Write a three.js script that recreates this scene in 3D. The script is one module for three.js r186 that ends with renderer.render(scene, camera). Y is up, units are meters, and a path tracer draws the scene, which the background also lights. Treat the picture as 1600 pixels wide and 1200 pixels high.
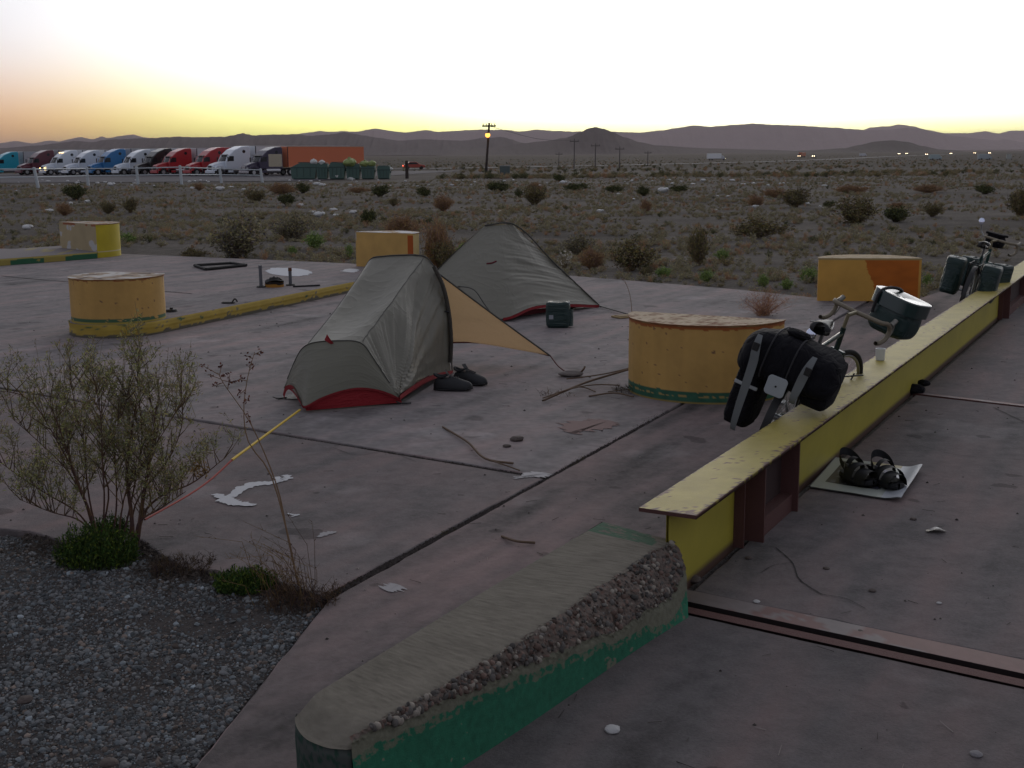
import * as THREE from 'three';
import { mergeGeometries } from 'three/addons/utils/BufferGeometryUtils.js';
import { ImprovedNoise } from 'three/addons/math/ImprovedNoise.js';
import { RoundedBoxGeometry } from 'three/addons/geometries/RoundedBoxGeometry.js';

// ------------------------------------------------------------------ camera, sky, sun, exposure
const scene = new THREE.Scene();
const EYE = 1.95, FOC = 1900, PITCH = Math.atan(351 / FOC), ROLL = THREE.MathUtils.degToRad(-0.4);
const camera = new THREE.PerspectiveCamera(2 * Math.atan(600 / FOC) * 180 / Math.PI, 4 / 3, 0.1, 60000);
camera.rotation.order = 'YXZ';
camera.position.set(0, EYE, 0);
camera.rotation.set(-PITCH, 0, ROLL);
camera.updateMatrixWorld();
const renderer = new THREE.WebGLRenderer();
renderer.toneMapping = THREE.LinearToneMapping;
renderer.toneMappingExposure = 1;
renderer.shadowMap.enabled = true;

const sstep = (a, b, x) => { const t = Math.min(1, Math.max(0, (x - a) / (b - a))); return t * t * (3 - 2 * t); };
const mix = (a, b, t) => a + (b - a) * t;
{
  const W = 1024, H = 512, d = new Float32Array(W * H * 4);
  for (let j = 0; j < H; j++) for (let i = 0; i < W; i++) {
    const e = ((j + 0.5) / H - 0.5) * 180, th = ((i + 0.5) / W - 0.5) * 2 * Math.PI;
    const x = Math.cos(th), z = Math.sin(th);
    let az = Math.atan2(x, -z) * 180 / Math.PI - 8;
    if (az > 180) az -= 360; if (az < -180) az += 360;
    const ee = Math.max(0, e), far = Math.abs(az);
    const wob = 0.35 * Math.sin(az * 0.21 + 1.3) + 0.2 * Math.sin(az * 0.53);
    const glow = 3.4 * Math.exp(-0.5 * (az / (az < 0 ? 18 : 22)) ** 2) * Math.exp(-((ee / 24) ** 1.25));
    const front = 0.5 + 0.5 * Math.cos(az * Math.PI / 180);
    const base = 0.275 + 0.14 * Math.exp(-ee / 30) * (0.75 + 0.25 * front) + 0.06 * Math.exp(-((far / 60) ** 2)) * Math.exp(-ee / 30);
    const t = Math.exp(-(((ee + wob * 0.35) / mix(1.7, 3.7, sstep(2, 28, -az))) ** mix(1.8, 2.3, sstep(5, 28, -az)))) * sstep(100, 20, far);
    const k = sstep(19, 32, -az);
    const tint = [1, mix(0.98, 0.46, k), mix(0.14, 0.05, k)];
    const cB = [0.94, 0.97, 1.13], cG = [1, 0.985, 0.955];
    const o = (j * W + i) * 4;
    for (let c = 0; c < 3; c++) d[o + c] = (base * cB[c] + glow * cG[c]) * mix(1, tint[c], t) * (e < 0 ? 0.25 : 1);
    d[o + 3] = 1;
  }
  const sky = new THREE.DataTexture(d, W, H, THREE.RGBAFormat, THREE.FloatType);
  sky.mapping = THREE.EquirectangularReflectionMapping;
  sky.magFilter = THREE.LinearFilter; sky.minFilter = THREE.LinearFilter; sky.needsUpdate = true;
  scene.background = sky; scene.environment = sky;
}
const sun = new THREE.DirectionalLight(new THREE.Color(1, 0.8, 0.58), 0.22);
sun.position.set(8.7, 12, -98);
sun.target.position.set(0, 0, -8);
sun.castShadow = true; sun.shadow.radius = 40;
sun.shadow.camera.left = -30; sun.shadow.camera.right = 30; sun.shadow.camera.top = 20; sun.shadow.camera.bottom = -20; sun.shadow.camera.far = 200;
scene.add(sun, sun.target);
scene.fog = new THREE.FogExp2(new THREE.Color(0.95, 0.8, 0.82), 0.00005);

// ------------------------------------------------------------------ helpers
const V = (x, y, z) => new THREE.Vector3(x, y, z);
function rng(seed) { let a = seed >>> 0; return () => { a = (a + 0x6D2B79F5) | 0; let t = Math.imul(a ^ (a >>> 15), 1 | a); t = (t + Math.imul(t ^ (t >>> 7), 61 | t)) ^ t; return ((t ^ (t >>> 14)) >>> 0) / 4294967296; }; }
const R0 = rng(7);
const perlin = new ImprovedNoise();
const N = (x, y, z = 0) => perlin.noise(x + 211.3, y + 97.7, z + 31.1);
function fbm(x, y, z = 0, o = 4) { let s = 0, a = 0.5, f = 1; for (let i = 0; i < o; i++) { s += a * N(x * f, y * f, z * f + i * 7.7); a *= 0.5; f *= 2.03; } return s; }
// a pixel of the 1600 x 1200 photograph as a point: on a level plane, or at a depth
const ray = (u, v) => V((u - 800) / FOC, -(v - 600) / FOC, -1).applyMatrix3(new THREE.Matrix3().setFromMatrix4(camera.matrixWorld));
function G(u, v, y = 0) { const r = ray(u, v), t = (y - EYE) / r.y; return V(r.x * t, y, r.z * t); }
function Zd(u, v, d) { const r = ray(u, v), t = -d / r.z; return V(r.x * t, EYE + r.y * t, -d); }
const lerpV = (a, b, t) => a.clone().lerp(b, t);

const used = new Map();
function numbered(n) { const k = used.get(n) ?? 0; used.set(n, k + 1); return k ? `${n}_${String(k).padStart(3, '0')}` : n; }
function tag(o, label, category, group, kind) { if (label) o.userData.label = label; if (category) o.userData.category = category; if (group) o.userData.group = group; if (kind) o.userData.kind = kind; return o; }
function thing(name, label, category, group) { const o = new THREE.Group(); o.name = numbered(name); scene.add(o); return tag(o, label, category, group); }
function part(name, geo, mat, parent, label) { const m = new THREE.Mesh(geo, mat); m.name = name; m.castShadow = m.receiveShadow = true; (parent ?? scene).add(m); if (label) m.userData.label = label; return m; }
function single(name, geo, mat, label, category, group, kind) { const m = part(numbered(name), geo, mat, scene); return tag(m, label, category, group, kind); }
// things built in world coordinates are moved so that their own origin is at their base
function rebase(o, p) {
  const seen = new Set();
  const go = (m, first) => { if (m.geometry && !seen.has(m.geometry)) { seen.add(m.geometry); m.geometry.translate(-p.x, -p.y, -p.z); } m.children.forEach((c) => go(c)); };
  go(o, true); o.position.copy(p); return o;
}
function copyOf(o, label, group) { const c = o.clone(); const stem = o.name.replace(/_\d{3}$/, ''); c.name = numbered(stem); c.userData = { ...o.userData }; if (label) c.userData.label = label; if (group) c.userData.group = group; scene.add(c); return c; }

const lin = (r, g, b) => new THREE.Color().setRGB(r, g, b);
function mat(r, g, b, rough = 0.85, more = {}) { return new THREE.MeshStandardMaterial({ color: lin(r, g, b), roughness: rough, metalness: 0, ...more }); }
function pmat(r, g, b, rough, more = {}) { return new THREE.MeshPhysicalMaterial({ color: lin(r, g, b), roughness: rough, ...more }); }
const toS = (c) => Math.round(255 * (c <= 0.0031308 ? 12.92 * c : 1.055 * Math.pow(Math.max(c, 0), 1 / 2.4) - 0.055));
function tex(w, h, fn, srgb = true) {
  const d = new Uint8Array(w * h * 4);
  for (let j = 0; j < h; j++) for (let i = 0; i < w; i++) {
    const c = fn(i / w, j / h, i, j), o = (j * w + i) * 4;
    if (srgb) { d[o] = Math.min(255, toS(c[0])); d[o + 1] = Math.min(255, toS(c[1])); d[o + 2] = Math.min(255, toS(c[2])); } else { d[o] = d[o + 1] = d[o + 2] = Math.max(0, Math.min(255, c * 255)); }
    d[o + 3] = 255;
  }
  const t = new THREE.DataTexture(d, w, h); t.wrapS = t.wrapT = THREE.RepeatWrapping; t.magFilter = THREE.LinearFilter; t.minFilter = THREE.LinearMipmapLinearFilter; t.generateMipmaps = true;
  if (srgb) t.colorSpace = THREE.SRGBColorSpace; t.needsUpdate = true; return t;
}
// noise that tiles
function hash2(x, y, s) { let h = Math.imul(x, 374761393) ^ Math.imul(y, 668265263) ^ Math.imul(s, 2246822519); h = Math.imul(h ^ (h >>> 13), 1274126177); return ((h ^ (h >>> 16)) >>> 0) / 4294967296; }
function tn(u, v, p, s) { const x = u * p, y = v * p, i = Math.floor(x), j = Math.floor(y); let a = x - i, b = y - j; a = a * a * (3 - 2 * a); b = b * b * (3 - 2 * b); const m = (k) => ((k % p) + p) % p; return mix(mix(hash2(m(i), m(j), s), hash2(m(i + 1), m(j), s), a), mix(hash2(m(i), m(j + 1), s), hash2(m(i + 1), m(j + 1), s), a), b); }
const grit = tex(512, 512, (u, v) => 0.35 * tn(u, v, 16, 1) + 0.2 * tn(u, v, 64, 2) + 0.25 * tn(u, v, 160, 3) + 0.2 * hash2(Math.floor(u * 512), Math.floor(v * 512), 4), false);
const rep = (t, x, y = x) => { const c = t.clone(); c.repeat.set(x, y); c.needsUpdate = true; return c; };

class Tri { // loose triangles with colours
  constructor() { this.p = []; this.n = []; this.c = []; this.u = []; }
  tri(a, b, c, col) { const n = b.clone().sub(a).cross(c.clone().sub(a)).normalize(); for (const q of [a, b, c]) { this.p.push(q.x, q.y, q.z); this.n.push(n.x, n.y, n.z); this.c.push(col[0], col[1], col[2]); this.u.push(q.x, q.z); } }
  quad(a, b, c, d, col) { this.tri(a, b, c, col); this.tri(a, c, d, col); }
  bar(a, b, r0, r1, col, k = 3) {
    const d = b.clone().sub(a).normalize(), s = (Math.abs(d.y) < 0.9 ? V(0, 1, 0) : V(1, 0, 0)).cross(d).normalize(), t = d.clone().cross(s);
    const ring = (c, r) => [...Array(k)].map((_, i) => { const q = i / k * Math.PI * 2; return c.clone().addScaledVector(s, Math.cos(q) * r).addScaledVector(t, Math.sin(q) * r); });
    const A = ring(a, r0), B = ring(b, r1);
    for (let i = 0; i < k; i++) this.quad(A[i], A[(i + 1) % k], B[(i + 1) % k], B[i], col);
  }
  leaf(p, dir, len, w, col, r) { const s = V(r() - 0.5, r() - 0.5, r() - 0.5).cross(dir).normalize().multiplyScalar(w / 2), m = p.clone().addScaledVector(dir, len * 0.45), e = p.clone().addScaledVector(dir, len); this.quad(p, m.clone().add(s), e, m.clone().sub(s), col); }
  geo() { const g = new THREE.BufferGeometry(); const f = (k, a, n) => g.setAttribute(k, new THREE.Float32BufferAttribute(a, n)); f('position', this.p, 3); f('normal', this.n, 3); f('color', this.c, 3); f('uv', this.u, 2); return g; }
}
const tinted = (rough = 0.9, more = {}) => new THREE.MeshPhysicalMaterial({ specularIntensity: rough > 0.85 ? 0.2 : 0.6, vertexColors: true, roughness: rough, ...more });
function M(list) { return mergeGeometries(list.map((g) => { const q = g.index ? g.toNonIndexed() : g.clone(); for (const k of Object.keys(q.attributes)) if (!['position', 'normal', 'uv'].includes(k)) q.deleteAttribute(k); if (!q.attributes.uv) q.setAttribute('uv', new THREE.Float32BufferAttribute(new Float32Array(q.attributes.position.count * 2), 2)); return q; })); }
function cyl(a, b, r0, r1 = r0, k = 10) { const d = b.clone().sub(a), g = new THREE.CylinderGeometry(r1, r0, d.length(), k); g.translate(0, d.length() / 2, 0); g.applyQuaternion(new THREE.Quaternion().setFromUnitVectors(V(0, 1, 0), d.normalize())); g.translate(a.x, a.y, a.z); return g; }
function box(x, y, z, w, h, d, r = 0) { const g = r ? new RoundedBoxGeometry(w, h, d, 2, r) : new THREE.BoxGeometry(w, h, d); g.translate(x, y, z); return g; }
function tube(pts, r, seg = 24, k = 6, closed = false) { return new THREE.TubeGeometry(new THREE.CatmullRomCurve3(pts, closed, 'centripetal'), seg, r, k, closed); }
function surf(nu, nv, fn, colFn) { // grid surface from fn(u, v)
  const g = new THREE.BufferGeometry(), p = [], u = [], idx = [], c = [];
  for (let j = 0; j <= nv; j++) for (let i = 0; i <= nu; i++) { const q = fn(i / nu, j / nv); p.push(q.x, q.y, q.z); u.push(i / nu, j / nv); if (colFn) c.push(...colFn(q, i / nu, j / nv)); }
  for (let j = 0; j < nv; j++) for (let i = 0; i < nu; i++) { const a = j * (nu + 1) + i; idx.push(a, a + 1, a + nu + 2, a, a + nu + 2, a + nu + 1); }
  g.setAttribute('position', new THREE.Float32BufferAttribute(p, 3)); g.setAttribute('uv', new THREE.Float32BufferAttribute(u, 2)); if (colFn) g.setAttribute('color', new THREE.Float32BufferAttribute(c, 3));
  g.setIndex(idx); g.computeVertexNormals(); return g;
}
const curve = (pts) => { const c = new THREE.CatmullRomCurve3(pts, false, 'centripetal'); return (t) => c.getPoint(Math.min(1, Math.max(0, t))); };
function inPoly(x, z, poly) { let c = false; for (let i = 0, j = poly.length - 1; i < poly.length; j = i++) { const a = poly[i], b = poly[j]; if ((a.z > z) !== (b.z > z) && x < (b.x - a.x) * (z - a.z) / (b.z - a.z) + a.x) c = !c; } return c; }
// the direction of the beam and of the forecourt's joints
const BH = 0.425;
const bL0 = G(998, 793, BH), bL1 = G(1600, 406.7, BH);
const U = bL1.clone().sub(bL0).setY(0).normalize(), NV = V(-U.z, 0, U.x); // along and to the right of the beam
const nL = bL0.dot(NV), sB = bL0.dot(U);
const SN = (s, n, y = 0) => V(U.x * s + NV.x * n, y, U.z * s + NV.z * n);

// ------------------------------------------------------------------ terrain
const farLine = [G(-420, 372), G(-100, 385), G(60, 390), G(180, 396), G(330, 402), G(520, 410), G(700, 420), G(900, 431), G(1060, 444), G(1270, 466), G(1420, 470), G(1620, 474)];
const jI = G(858, 747), jW = G(-60, 596), jW2 = lerpV(jI, jW, 2.6), lN = G(505, 936);
const lDir = G(1050, 634).sub(jI).setY(0).normalize();
const lFar = G(1363, 467);
const nWeb = nL + 0.135;
const nearEdge = [[-420, 800], [-150, 815], [40, 832], [110, 852], [170, 852], [215, 846], [245, 868], [285, 890], [330, 894], [400, 905], [450, 918], [505, 936]].map(([a, b]) => G(a, b));
const jJ = [G(-420, 395), G(0, 431), G(250, 455)];
const slabs = {
  near: [...nearEdge, jI, jW2],
  tents: [jW2, jI, lFar, G(1270, 464), G(1165, 453), ...farLine.slice(4, 9).reverse(), ...farLine.slice(0, 4).reverse()],
  strip: [lN, G(290, 1200), G(250, 1330), SN(0.2, nWeb - 0.24), SN(sB - 0.25, nWeb - 0.24), SN(sB - 0.2, nWeb - 0.02), SN(30, nWeb - 0.02), G(1420, 470), lFar],
};
const ch0 = G(1076, 925), ch1 = G(1600, 1035), chD = ch1.clone().sub(ch0).normalize(), chE = ch0.clone().addScaledVector(chD, 7), chS = ch0.clone().addScaledVector(chD, -0.25);
const chN = V(-chD.z, 0, chD.x); if (chN.z < 0) chN.negate();
const c20 = G(1405, 613), c21 = G(1620, 638), c2D = c21.clone().sub(c20).normalize(), c2E = c20.clone().addScaledVector(c2D, 7);
const onWeb = (p, d) => { const k = (nWeb + 0.02 - p.dot(NV)) / d.dot(NV); return p.clone().addScaledVector(d, k); };
slabs.right = [onWeb(ch0, chD), chE, c2E, onWeb(c20, c2D)];
const chW = 0.225;
slabs.front = [onWeb(ch0.clone().addScaledVector(chN, chW), chD), chE.clone().addScaledVector(chN, chW), SN(-1, 5), SN(-1, nWeb - 0.22), SN(sB - 0.26, nWeb - 0.22)];
slabs.back = [onWeb(c20.clone().addScaledVector(chN, -0.07), c2D), c2E.clone().addScaledVector(chN, -0.07), SN(30, 7), SN(30, nWeb + 0.02)];
const roadC = new THREE.CatmullRomCurve3([V(-75, 0, -238), V(-30, 0, -262), V(15, 0, -330), V(80, 0, -480), V(180, 0, -720), V(330, 0, -1050), V(620, 0, -1500), V(1100, 0, -2100)]), roadPts = roadC.getSpacedPoints(300);
const roadAt = (t) => { const k = Math.min(299.999, Math.max(0, t * 300)), i = Math.floor(k); return lerpV(roadPts[i], roadPts[i + 1], k - i); };
const roadDist = (x, z) => { let b = 1e9; for (let i = 0; i <= 300; i += 3) { const q = roadPts[i], d = (q.x - x) ** 2 + (q.z - z) ** 2; if (d < b) b = d; } return Math.sqrt(b); };
const onSlab = (x, z) => Object.values(slabs).some((p) => inPoly(x, z, p));
function groundY(x, z) {
  const d = Math.hypot(x, z), rise = d > 350 ? 0.0043 * (d - 350) * sstep(350, 1500, d) : 0;
  const wild = sstep(12, 30, d);
  let y = -0.055 + rise + wild * (0.09 * fbm(x * 0.35, z * 0.35, 0, 3) + 0.16 * fbm(x * 0.06, z * 0.06, 3, 2)) * Math.min(1, 900 / d) + 0.02 * fbm(x * 1.7, z * 1.7, 5, 2);
  if (z < -112) { const m = sstep(-112, -122, z) * sstep(-236, -228, z) * sstep(-4, -12, x) * sstep(-150, -142, x); y = mix(y, -0.07, m); }
  if (d > 225 && d < 2500) { const m = sstep(16, 7, roadDist(x, z)); if (m > 0) y = mix(y, -0.055 + rise, m); }
  if (d < 9) y += 0.022 * sstep(8.5, 7, d);
  if (d < 70 && onSlab(x, z)) y = Math.min(y, -0.05);
  return y;
}
{
  const ang = []; for (let i = 0; i <= 420; i++) ang.push(-36 + 72 * i / 420); for (let a = 40; a < 324; a += 4) ang.push(a);
  const rad = [0]; let r = 1.2; while (r < 36000) { rad.push(r); r *= r < 90 ? 1.012 : r < 600 ? 1.02 : 1.06; }
  const p = [], u = [], c = [], idx = [], A = ang.length;
  for (const q of rad) for (const a of ang) {
    const t = a * Math.PI / 180, x = Math.sin(t) * q, z = -Math.cos(t) * q;
    p.push(x, groundY(x, z), z); u.push(x, z);
    const k = fbm(x * 0.12, z * 0.12, 1, 4), k2 = fbm(x * 0.7, z * 0.7, 2, 3), k3 = fbm(x * 0.012, z * 0.03, 9, 4);
    const near = sstep(9, 5.5, q);
    let w = 1 + 0.6 * k + 0.7 * k2 + sstep(60, 300, q) * k3 * 0.9; w = Math.max(0.45, w);
    const scrub = sstep(110, 420, q) * (0.55 + 0.45 * sstep(-0.25, 0.3, k3 + 0.1));
    const b = [0.138, 0.125, 0.112], s = [0.062, 0.053, 0.04];
    for (let i = 0; i < 3; i++) c.push(mix(mix(b[i] * w, s[i] * w, scrub), [0.082, 0.074, 0.072][i] * w, near));
  }
  for (let j = 0; j < rad.length - 1; j++) for (let i = 0; i < A; i++) { const a = j * A + i, b = j * A + (i + 1) % A; idx.push(a, b, b + A, a, b + A, a + A); }
  const g = new THREE.BufferGeometry(); g.setAttribute('position', new THREE.Float32BufferAttribute(p, 3)); g.setAttribute('uv', new THREE.Float32BufferAttribute(u, 2)); g.setAttribute('color', new THREE.Float32BufferAttribute(c, 3)); g.setIndex(idx); g.computeVertexNormals();
  const dirt = tex(1024, 1024, (a, b) => { let w = 0.55 + 0.35 * tn(a, b, 24, 11) + 0.3 * tn(a, b, 90, 12) + 0.25 * tn(a, b, 300, 13); const peb = tn(a, b, 200, 14); if (peb > 0.83) w *= 1.5; if (peb < 0.12) w *= 0.6; w *= 0.8; return [w, w * 0.99, w * 0.98]; });
  dirt.repeat.set(0.28, 0.28);
  const m = new THREE.MeshPhysicalMaterial({ specularIntensity: 0.15, vertexColors: true, map: dirt, roughness: 1, bumpMap: rep(grit, 0.7), bumpScale: 0.02 });
  single('desert_ground', g, m, 'stony grey-brown desert ground running out to the hills', undefined, undefined, 'structure');
}
// hills: each range a heightfield along a ridge
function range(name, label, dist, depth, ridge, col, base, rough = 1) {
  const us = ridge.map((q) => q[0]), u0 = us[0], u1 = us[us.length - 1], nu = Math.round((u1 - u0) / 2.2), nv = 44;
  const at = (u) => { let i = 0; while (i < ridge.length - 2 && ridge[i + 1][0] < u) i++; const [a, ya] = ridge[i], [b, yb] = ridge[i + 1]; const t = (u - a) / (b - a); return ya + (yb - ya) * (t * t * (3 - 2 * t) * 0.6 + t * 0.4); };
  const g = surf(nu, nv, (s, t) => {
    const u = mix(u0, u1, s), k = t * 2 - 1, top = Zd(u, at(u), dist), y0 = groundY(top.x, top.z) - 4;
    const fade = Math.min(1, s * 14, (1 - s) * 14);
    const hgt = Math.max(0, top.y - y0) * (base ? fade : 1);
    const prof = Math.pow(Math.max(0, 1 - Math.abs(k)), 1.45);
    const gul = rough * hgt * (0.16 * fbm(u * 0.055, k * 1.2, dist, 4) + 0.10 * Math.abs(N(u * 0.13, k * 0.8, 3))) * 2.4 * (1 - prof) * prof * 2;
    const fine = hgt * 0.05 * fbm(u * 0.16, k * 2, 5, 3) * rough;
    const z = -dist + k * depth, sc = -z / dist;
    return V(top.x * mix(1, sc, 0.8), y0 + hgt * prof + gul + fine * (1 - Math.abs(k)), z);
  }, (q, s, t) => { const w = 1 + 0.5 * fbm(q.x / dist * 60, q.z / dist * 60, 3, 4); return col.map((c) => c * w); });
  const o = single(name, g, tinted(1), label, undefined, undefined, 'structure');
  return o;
}
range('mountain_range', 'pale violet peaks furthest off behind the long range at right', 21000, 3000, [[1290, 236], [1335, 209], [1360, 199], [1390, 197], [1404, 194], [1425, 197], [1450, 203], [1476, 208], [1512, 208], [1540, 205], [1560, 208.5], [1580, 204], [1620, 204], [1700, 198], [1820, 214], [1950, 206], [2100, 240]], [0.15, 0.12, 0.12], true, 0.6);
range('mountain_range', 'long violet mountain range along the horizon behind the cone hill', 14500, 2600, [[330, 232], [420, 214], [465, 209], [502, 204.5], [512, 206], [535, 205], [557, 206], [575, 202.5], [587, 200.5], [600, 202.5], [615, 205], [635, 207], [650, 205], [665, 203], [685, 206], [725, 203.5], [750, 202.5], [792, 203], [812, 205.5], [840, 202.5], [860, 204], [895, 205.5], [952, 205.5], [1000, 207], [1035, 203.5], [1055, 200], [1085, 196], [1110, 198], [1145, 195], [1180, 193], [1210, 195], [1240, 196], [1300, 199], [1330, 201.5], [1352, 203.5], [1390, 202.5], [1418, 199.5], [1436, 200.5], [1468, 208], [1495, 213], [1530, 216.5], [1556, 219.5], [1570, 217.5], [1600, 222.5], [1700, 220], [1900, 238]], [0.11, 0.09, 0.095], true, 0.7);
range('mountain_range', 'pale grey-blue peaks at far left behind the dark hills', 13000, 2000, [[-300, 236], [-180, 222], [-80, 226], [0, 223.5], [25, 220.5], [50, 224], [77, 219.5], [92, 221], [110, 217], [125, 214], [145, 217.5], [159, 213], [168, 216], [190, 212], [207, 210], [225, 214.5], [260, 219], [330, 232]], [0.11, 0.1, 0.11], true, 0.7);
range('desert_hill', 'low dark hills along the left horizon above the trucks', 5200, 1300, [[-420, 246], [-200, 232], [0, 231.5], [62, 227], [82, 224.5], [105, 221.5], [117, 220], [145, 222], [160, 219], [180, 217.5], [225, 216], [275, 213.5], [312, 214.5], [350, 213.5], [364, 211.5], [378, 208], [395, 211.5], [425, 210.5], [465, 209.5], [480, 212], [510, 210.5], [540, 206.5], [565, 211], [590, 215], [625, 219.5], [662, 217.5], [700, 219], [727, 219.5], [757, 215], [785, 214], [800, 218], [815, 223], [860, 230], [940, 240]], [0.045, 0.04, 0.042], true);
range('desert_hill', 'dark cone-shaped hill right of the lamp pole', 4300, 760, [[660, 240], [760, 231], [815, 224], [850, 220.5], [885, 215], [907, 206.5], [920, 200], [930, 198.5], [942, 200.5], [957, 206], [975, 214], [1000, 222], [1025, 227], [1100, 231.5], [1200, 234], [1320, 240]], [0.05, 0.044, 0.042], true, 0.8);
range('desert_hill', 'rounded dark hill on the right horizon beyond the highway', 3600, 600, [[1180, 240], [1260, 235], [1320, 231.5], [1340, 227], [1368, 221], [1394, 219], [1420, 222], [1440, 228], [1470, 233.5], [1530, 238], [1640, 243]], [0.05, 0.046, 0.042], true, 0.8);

// ------------------------------------------------------------------ concrete forecourt
function slabMat(poly, res, fn, bs = 0.004) {
  const xs = poly.map((p) => p.x), ys = poly.map((p) => -p.z), x0 = Math.max(-26, Math.min(...xs)), x1 = Math.min(26, Math.max(...xs)), y0 = Math.max(-3, Math.min(...ys)), y1 = Math.max(...ys);
  const w = x1 - x0, h = y1 - y0, px = Math.min(2048, Math.round(w * res)), py = Math.min(2048, Math.round(h * res));
  const t = tex(px, py, (a, b) => fn(x0 + a * w, -(y0 + b * h)));
  t.repeat.set(1 / w, 1 / h); t.offset.set(-x0 / w, -y0 / h);
  return new THREE.MeshPhysicalMaterial({ specularIntensity: 0.35, map: t, roughness: 0.9, bumpMap: rep(grit, 1.9), bumpScale: bs });
}
function slabGeo(poly, gap = 0.026, thick = 0.13, ragged = true) {
  const area = poly.reduce((s, p, i) => { const q = poly[(i + 1) % poly.length]; return s + p.x * -q.z - q.x * -p.z; }, 0);
  const pts = []; // edges a little ragged, with chips
  poly.forEach((p, i) => { const q = poly[(i + 1) % poly.length], L = Math.hypot(q.x - p.x, q.z - p.z), n = ragged ? Math.max(1, Math.min(160, Math.round(L / 0.07))) : 1, ox = -(q.z - p.z) / L, oz = (q.x - p.x) / L; for (let j = 0; j < n; j++) { const t = j / n, x = mix(p.x, q.x, t), z = mix(p.z, q.z, t), k = j ? 0.008 * N(x * 6, z * 6) + 0.03 * Math.max(0, N(x * 11, z * 11, 4) - 0.42) * (area < 0 ? 1 : -1) * 1.2 : 0; pts.push(new THREE.Vector2(x + ox * k, -(z + oz * k))); } });
  if (area < 0) pts.reverse();
  const g = new THREE.ExtrudeGeometry(new THREE.Shape(pts), { depth: thick - 0.01, bevelEnabled: true, bevelSize: 0.01, bevelThickness: 0.01, bevelSegments: 2, bevelOffset: -0.01 - gap });
  g.rotateX(-Math.PI / 2); g.translate(0, -thick, 0); return g;
}
// stains and wear that lie on the concrete: pale dust, red oxide paint worn in streaks, dark drips
function concrete(redness, tone, st = 0.75) {
  return (x, z) => {
    const s = x * U.x + z * U.z, n = x * NV.x + z * NV.z;
    const a = fbm(x * 0.55, z * 0.55, 0, 4), b = fbm(x * 3.1, z * 3.1, 4, 3), c = fbm(s * 0.45, n * 3.6, 8, 4), f = hash2(Math.floor(x * 260), Math.floor(z * 260), 5) - 0.5, e = fbm(x * 11, z * 11, 6, 2);
    let w = tone * (1 + 0.36 * a + 0.4 * b + st * c + 0.22 * f + 0.3 * e);
    const red = Math.max(0, Math.min(1, redness + 1.2 * c + 0.45 * a + 0.4 * b));
    const spot = fbm(x * 2.3 + 9, z * 2.3, 12, 3) > 0.34 ? 0.62 : 1, pale = sstep(0.22, 0.36, fbm(x * 1.3, z * 1.3 + 30, 15, 4)) * 0.22;
    w *= spot; w = Math.max(0.05, w);
    return [mix(w * 1.05, w * 0.92, red) + pale * w, mix(w * 0.97, w * 0.69, red) + pale * w, mix(w * 0.98, w * 0.67, red) + pale * w];
  };
}
const slabPav = thing('concrete_forecourt', 'cracked concrete forecourt in large slabs under the tents', undefined); slabPav.userData.kind = 'structure';
part('concrete_slab', slabGeo(slabs.tents), slabMat(slabs.tents, 34, concrete(0.24, 0.225)), slabPav);
part('concrete_slab', slabGeo(slabs.near), slabMat(slabs.near, 110, concrete(0.45, 0.168)), slabPav);
part('concrete_slab', slabGeo(slabs.strip), slabMat(slabs.strip, 66, concrete(0.6, 0.16, 1.45)), slabPav);
part('concrete_slab', slabGeo(slabs.right), slabMat(slabs.right, 110, concrete(0.34, 0.158)), slabPav);
part('concrete_slab', slabGeo(slabs.front), slabMat(slabs.front, 120, concrete(0.22, 0.122)), slabPav);
part('concrete_slab', slabGeo(slabs.back), slabMat(slabs.back, 50, concrete(0.25, 0.175)), slabPav);
// thin white paint splashes, oxide patches and cracks with their own outlines
function blot(pts, y, m, name, label, wob = 0.25, seed = 1) {
  const c = curve([...pts, pts[0]]), out = []; for (let i = 0; i < 90; i++) { const p = c(i / 90), q = p.clone(); const k = wob * fbm(i * 0.45, seed, 0, 3); q.x += k * 0.3; q.z += k * 0.3; out.push(new THREE.Vector2(q.x, -q.z)); }
  const g = new THREE.ShapeGeometry(new THREE.Shape(out)); g.rotateX(-Math.PI / 2); g.translate(0, y, 0); return part(name, g, m, slabPav, label);
}
const whitePaint = mat(0.55, 0.56, 0.58, 0.8, { bumpMap: rep(grit, 2), bumpScale: 0.002 });
function ribbon(px, w, y, m, name, label, seed = 3, ragged = 0.5) { // a ragged stripe along pixel points, width in metres
  const c = curve(px.map(([a, b]) => G(a, b)));
  const n = 70, g = surf(n, 2, (u, v) => { const p = c(u), t = c(Math.min(1, u + 0.01)).sub(c(Math.max(0, u - 0.01))).normalize(); const ww = (typeof w === 'function' ? w(u) : w) * (1 + ragged * 2 * fbm(u * 14, v * 3, seed, 3)); const k = (v - 0.5) * ww + 0.2 * ww * N(u * 20, seed); return V(p.x - t.z * k, y, p.z + t.x * k); });
  return part(name, g, m, slabPav, label);
}
const taper = (w) => (u) => w * (0.25 + 0.75 * Math.sin(Math.PI * Math.min(1, Math.max(0, u * 0.9 + 0.08))));
ribbon([[445, 748], [424, 755], [400, 757], [380, 763], [362, 775], [345, 782]], taper(0.09), 0.004, whitePaint, 'paint_mark', 'white paint splash in the shape of an open hook', 3);
ribbon([[336, 773], [350, 780], [362, 786], [380, 789], [400, 790]], taper(0.1), 0.006, whitePaint, 'paint_mark', 'white paint splash in the shape of an open hook', 9);
ribbon([[432, 746], [438, 752], [450, 748], [446, 743]], 0.04, 0.0048, whitePaint, 'paint_mark', undefined, 21, 0.9);
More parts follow.
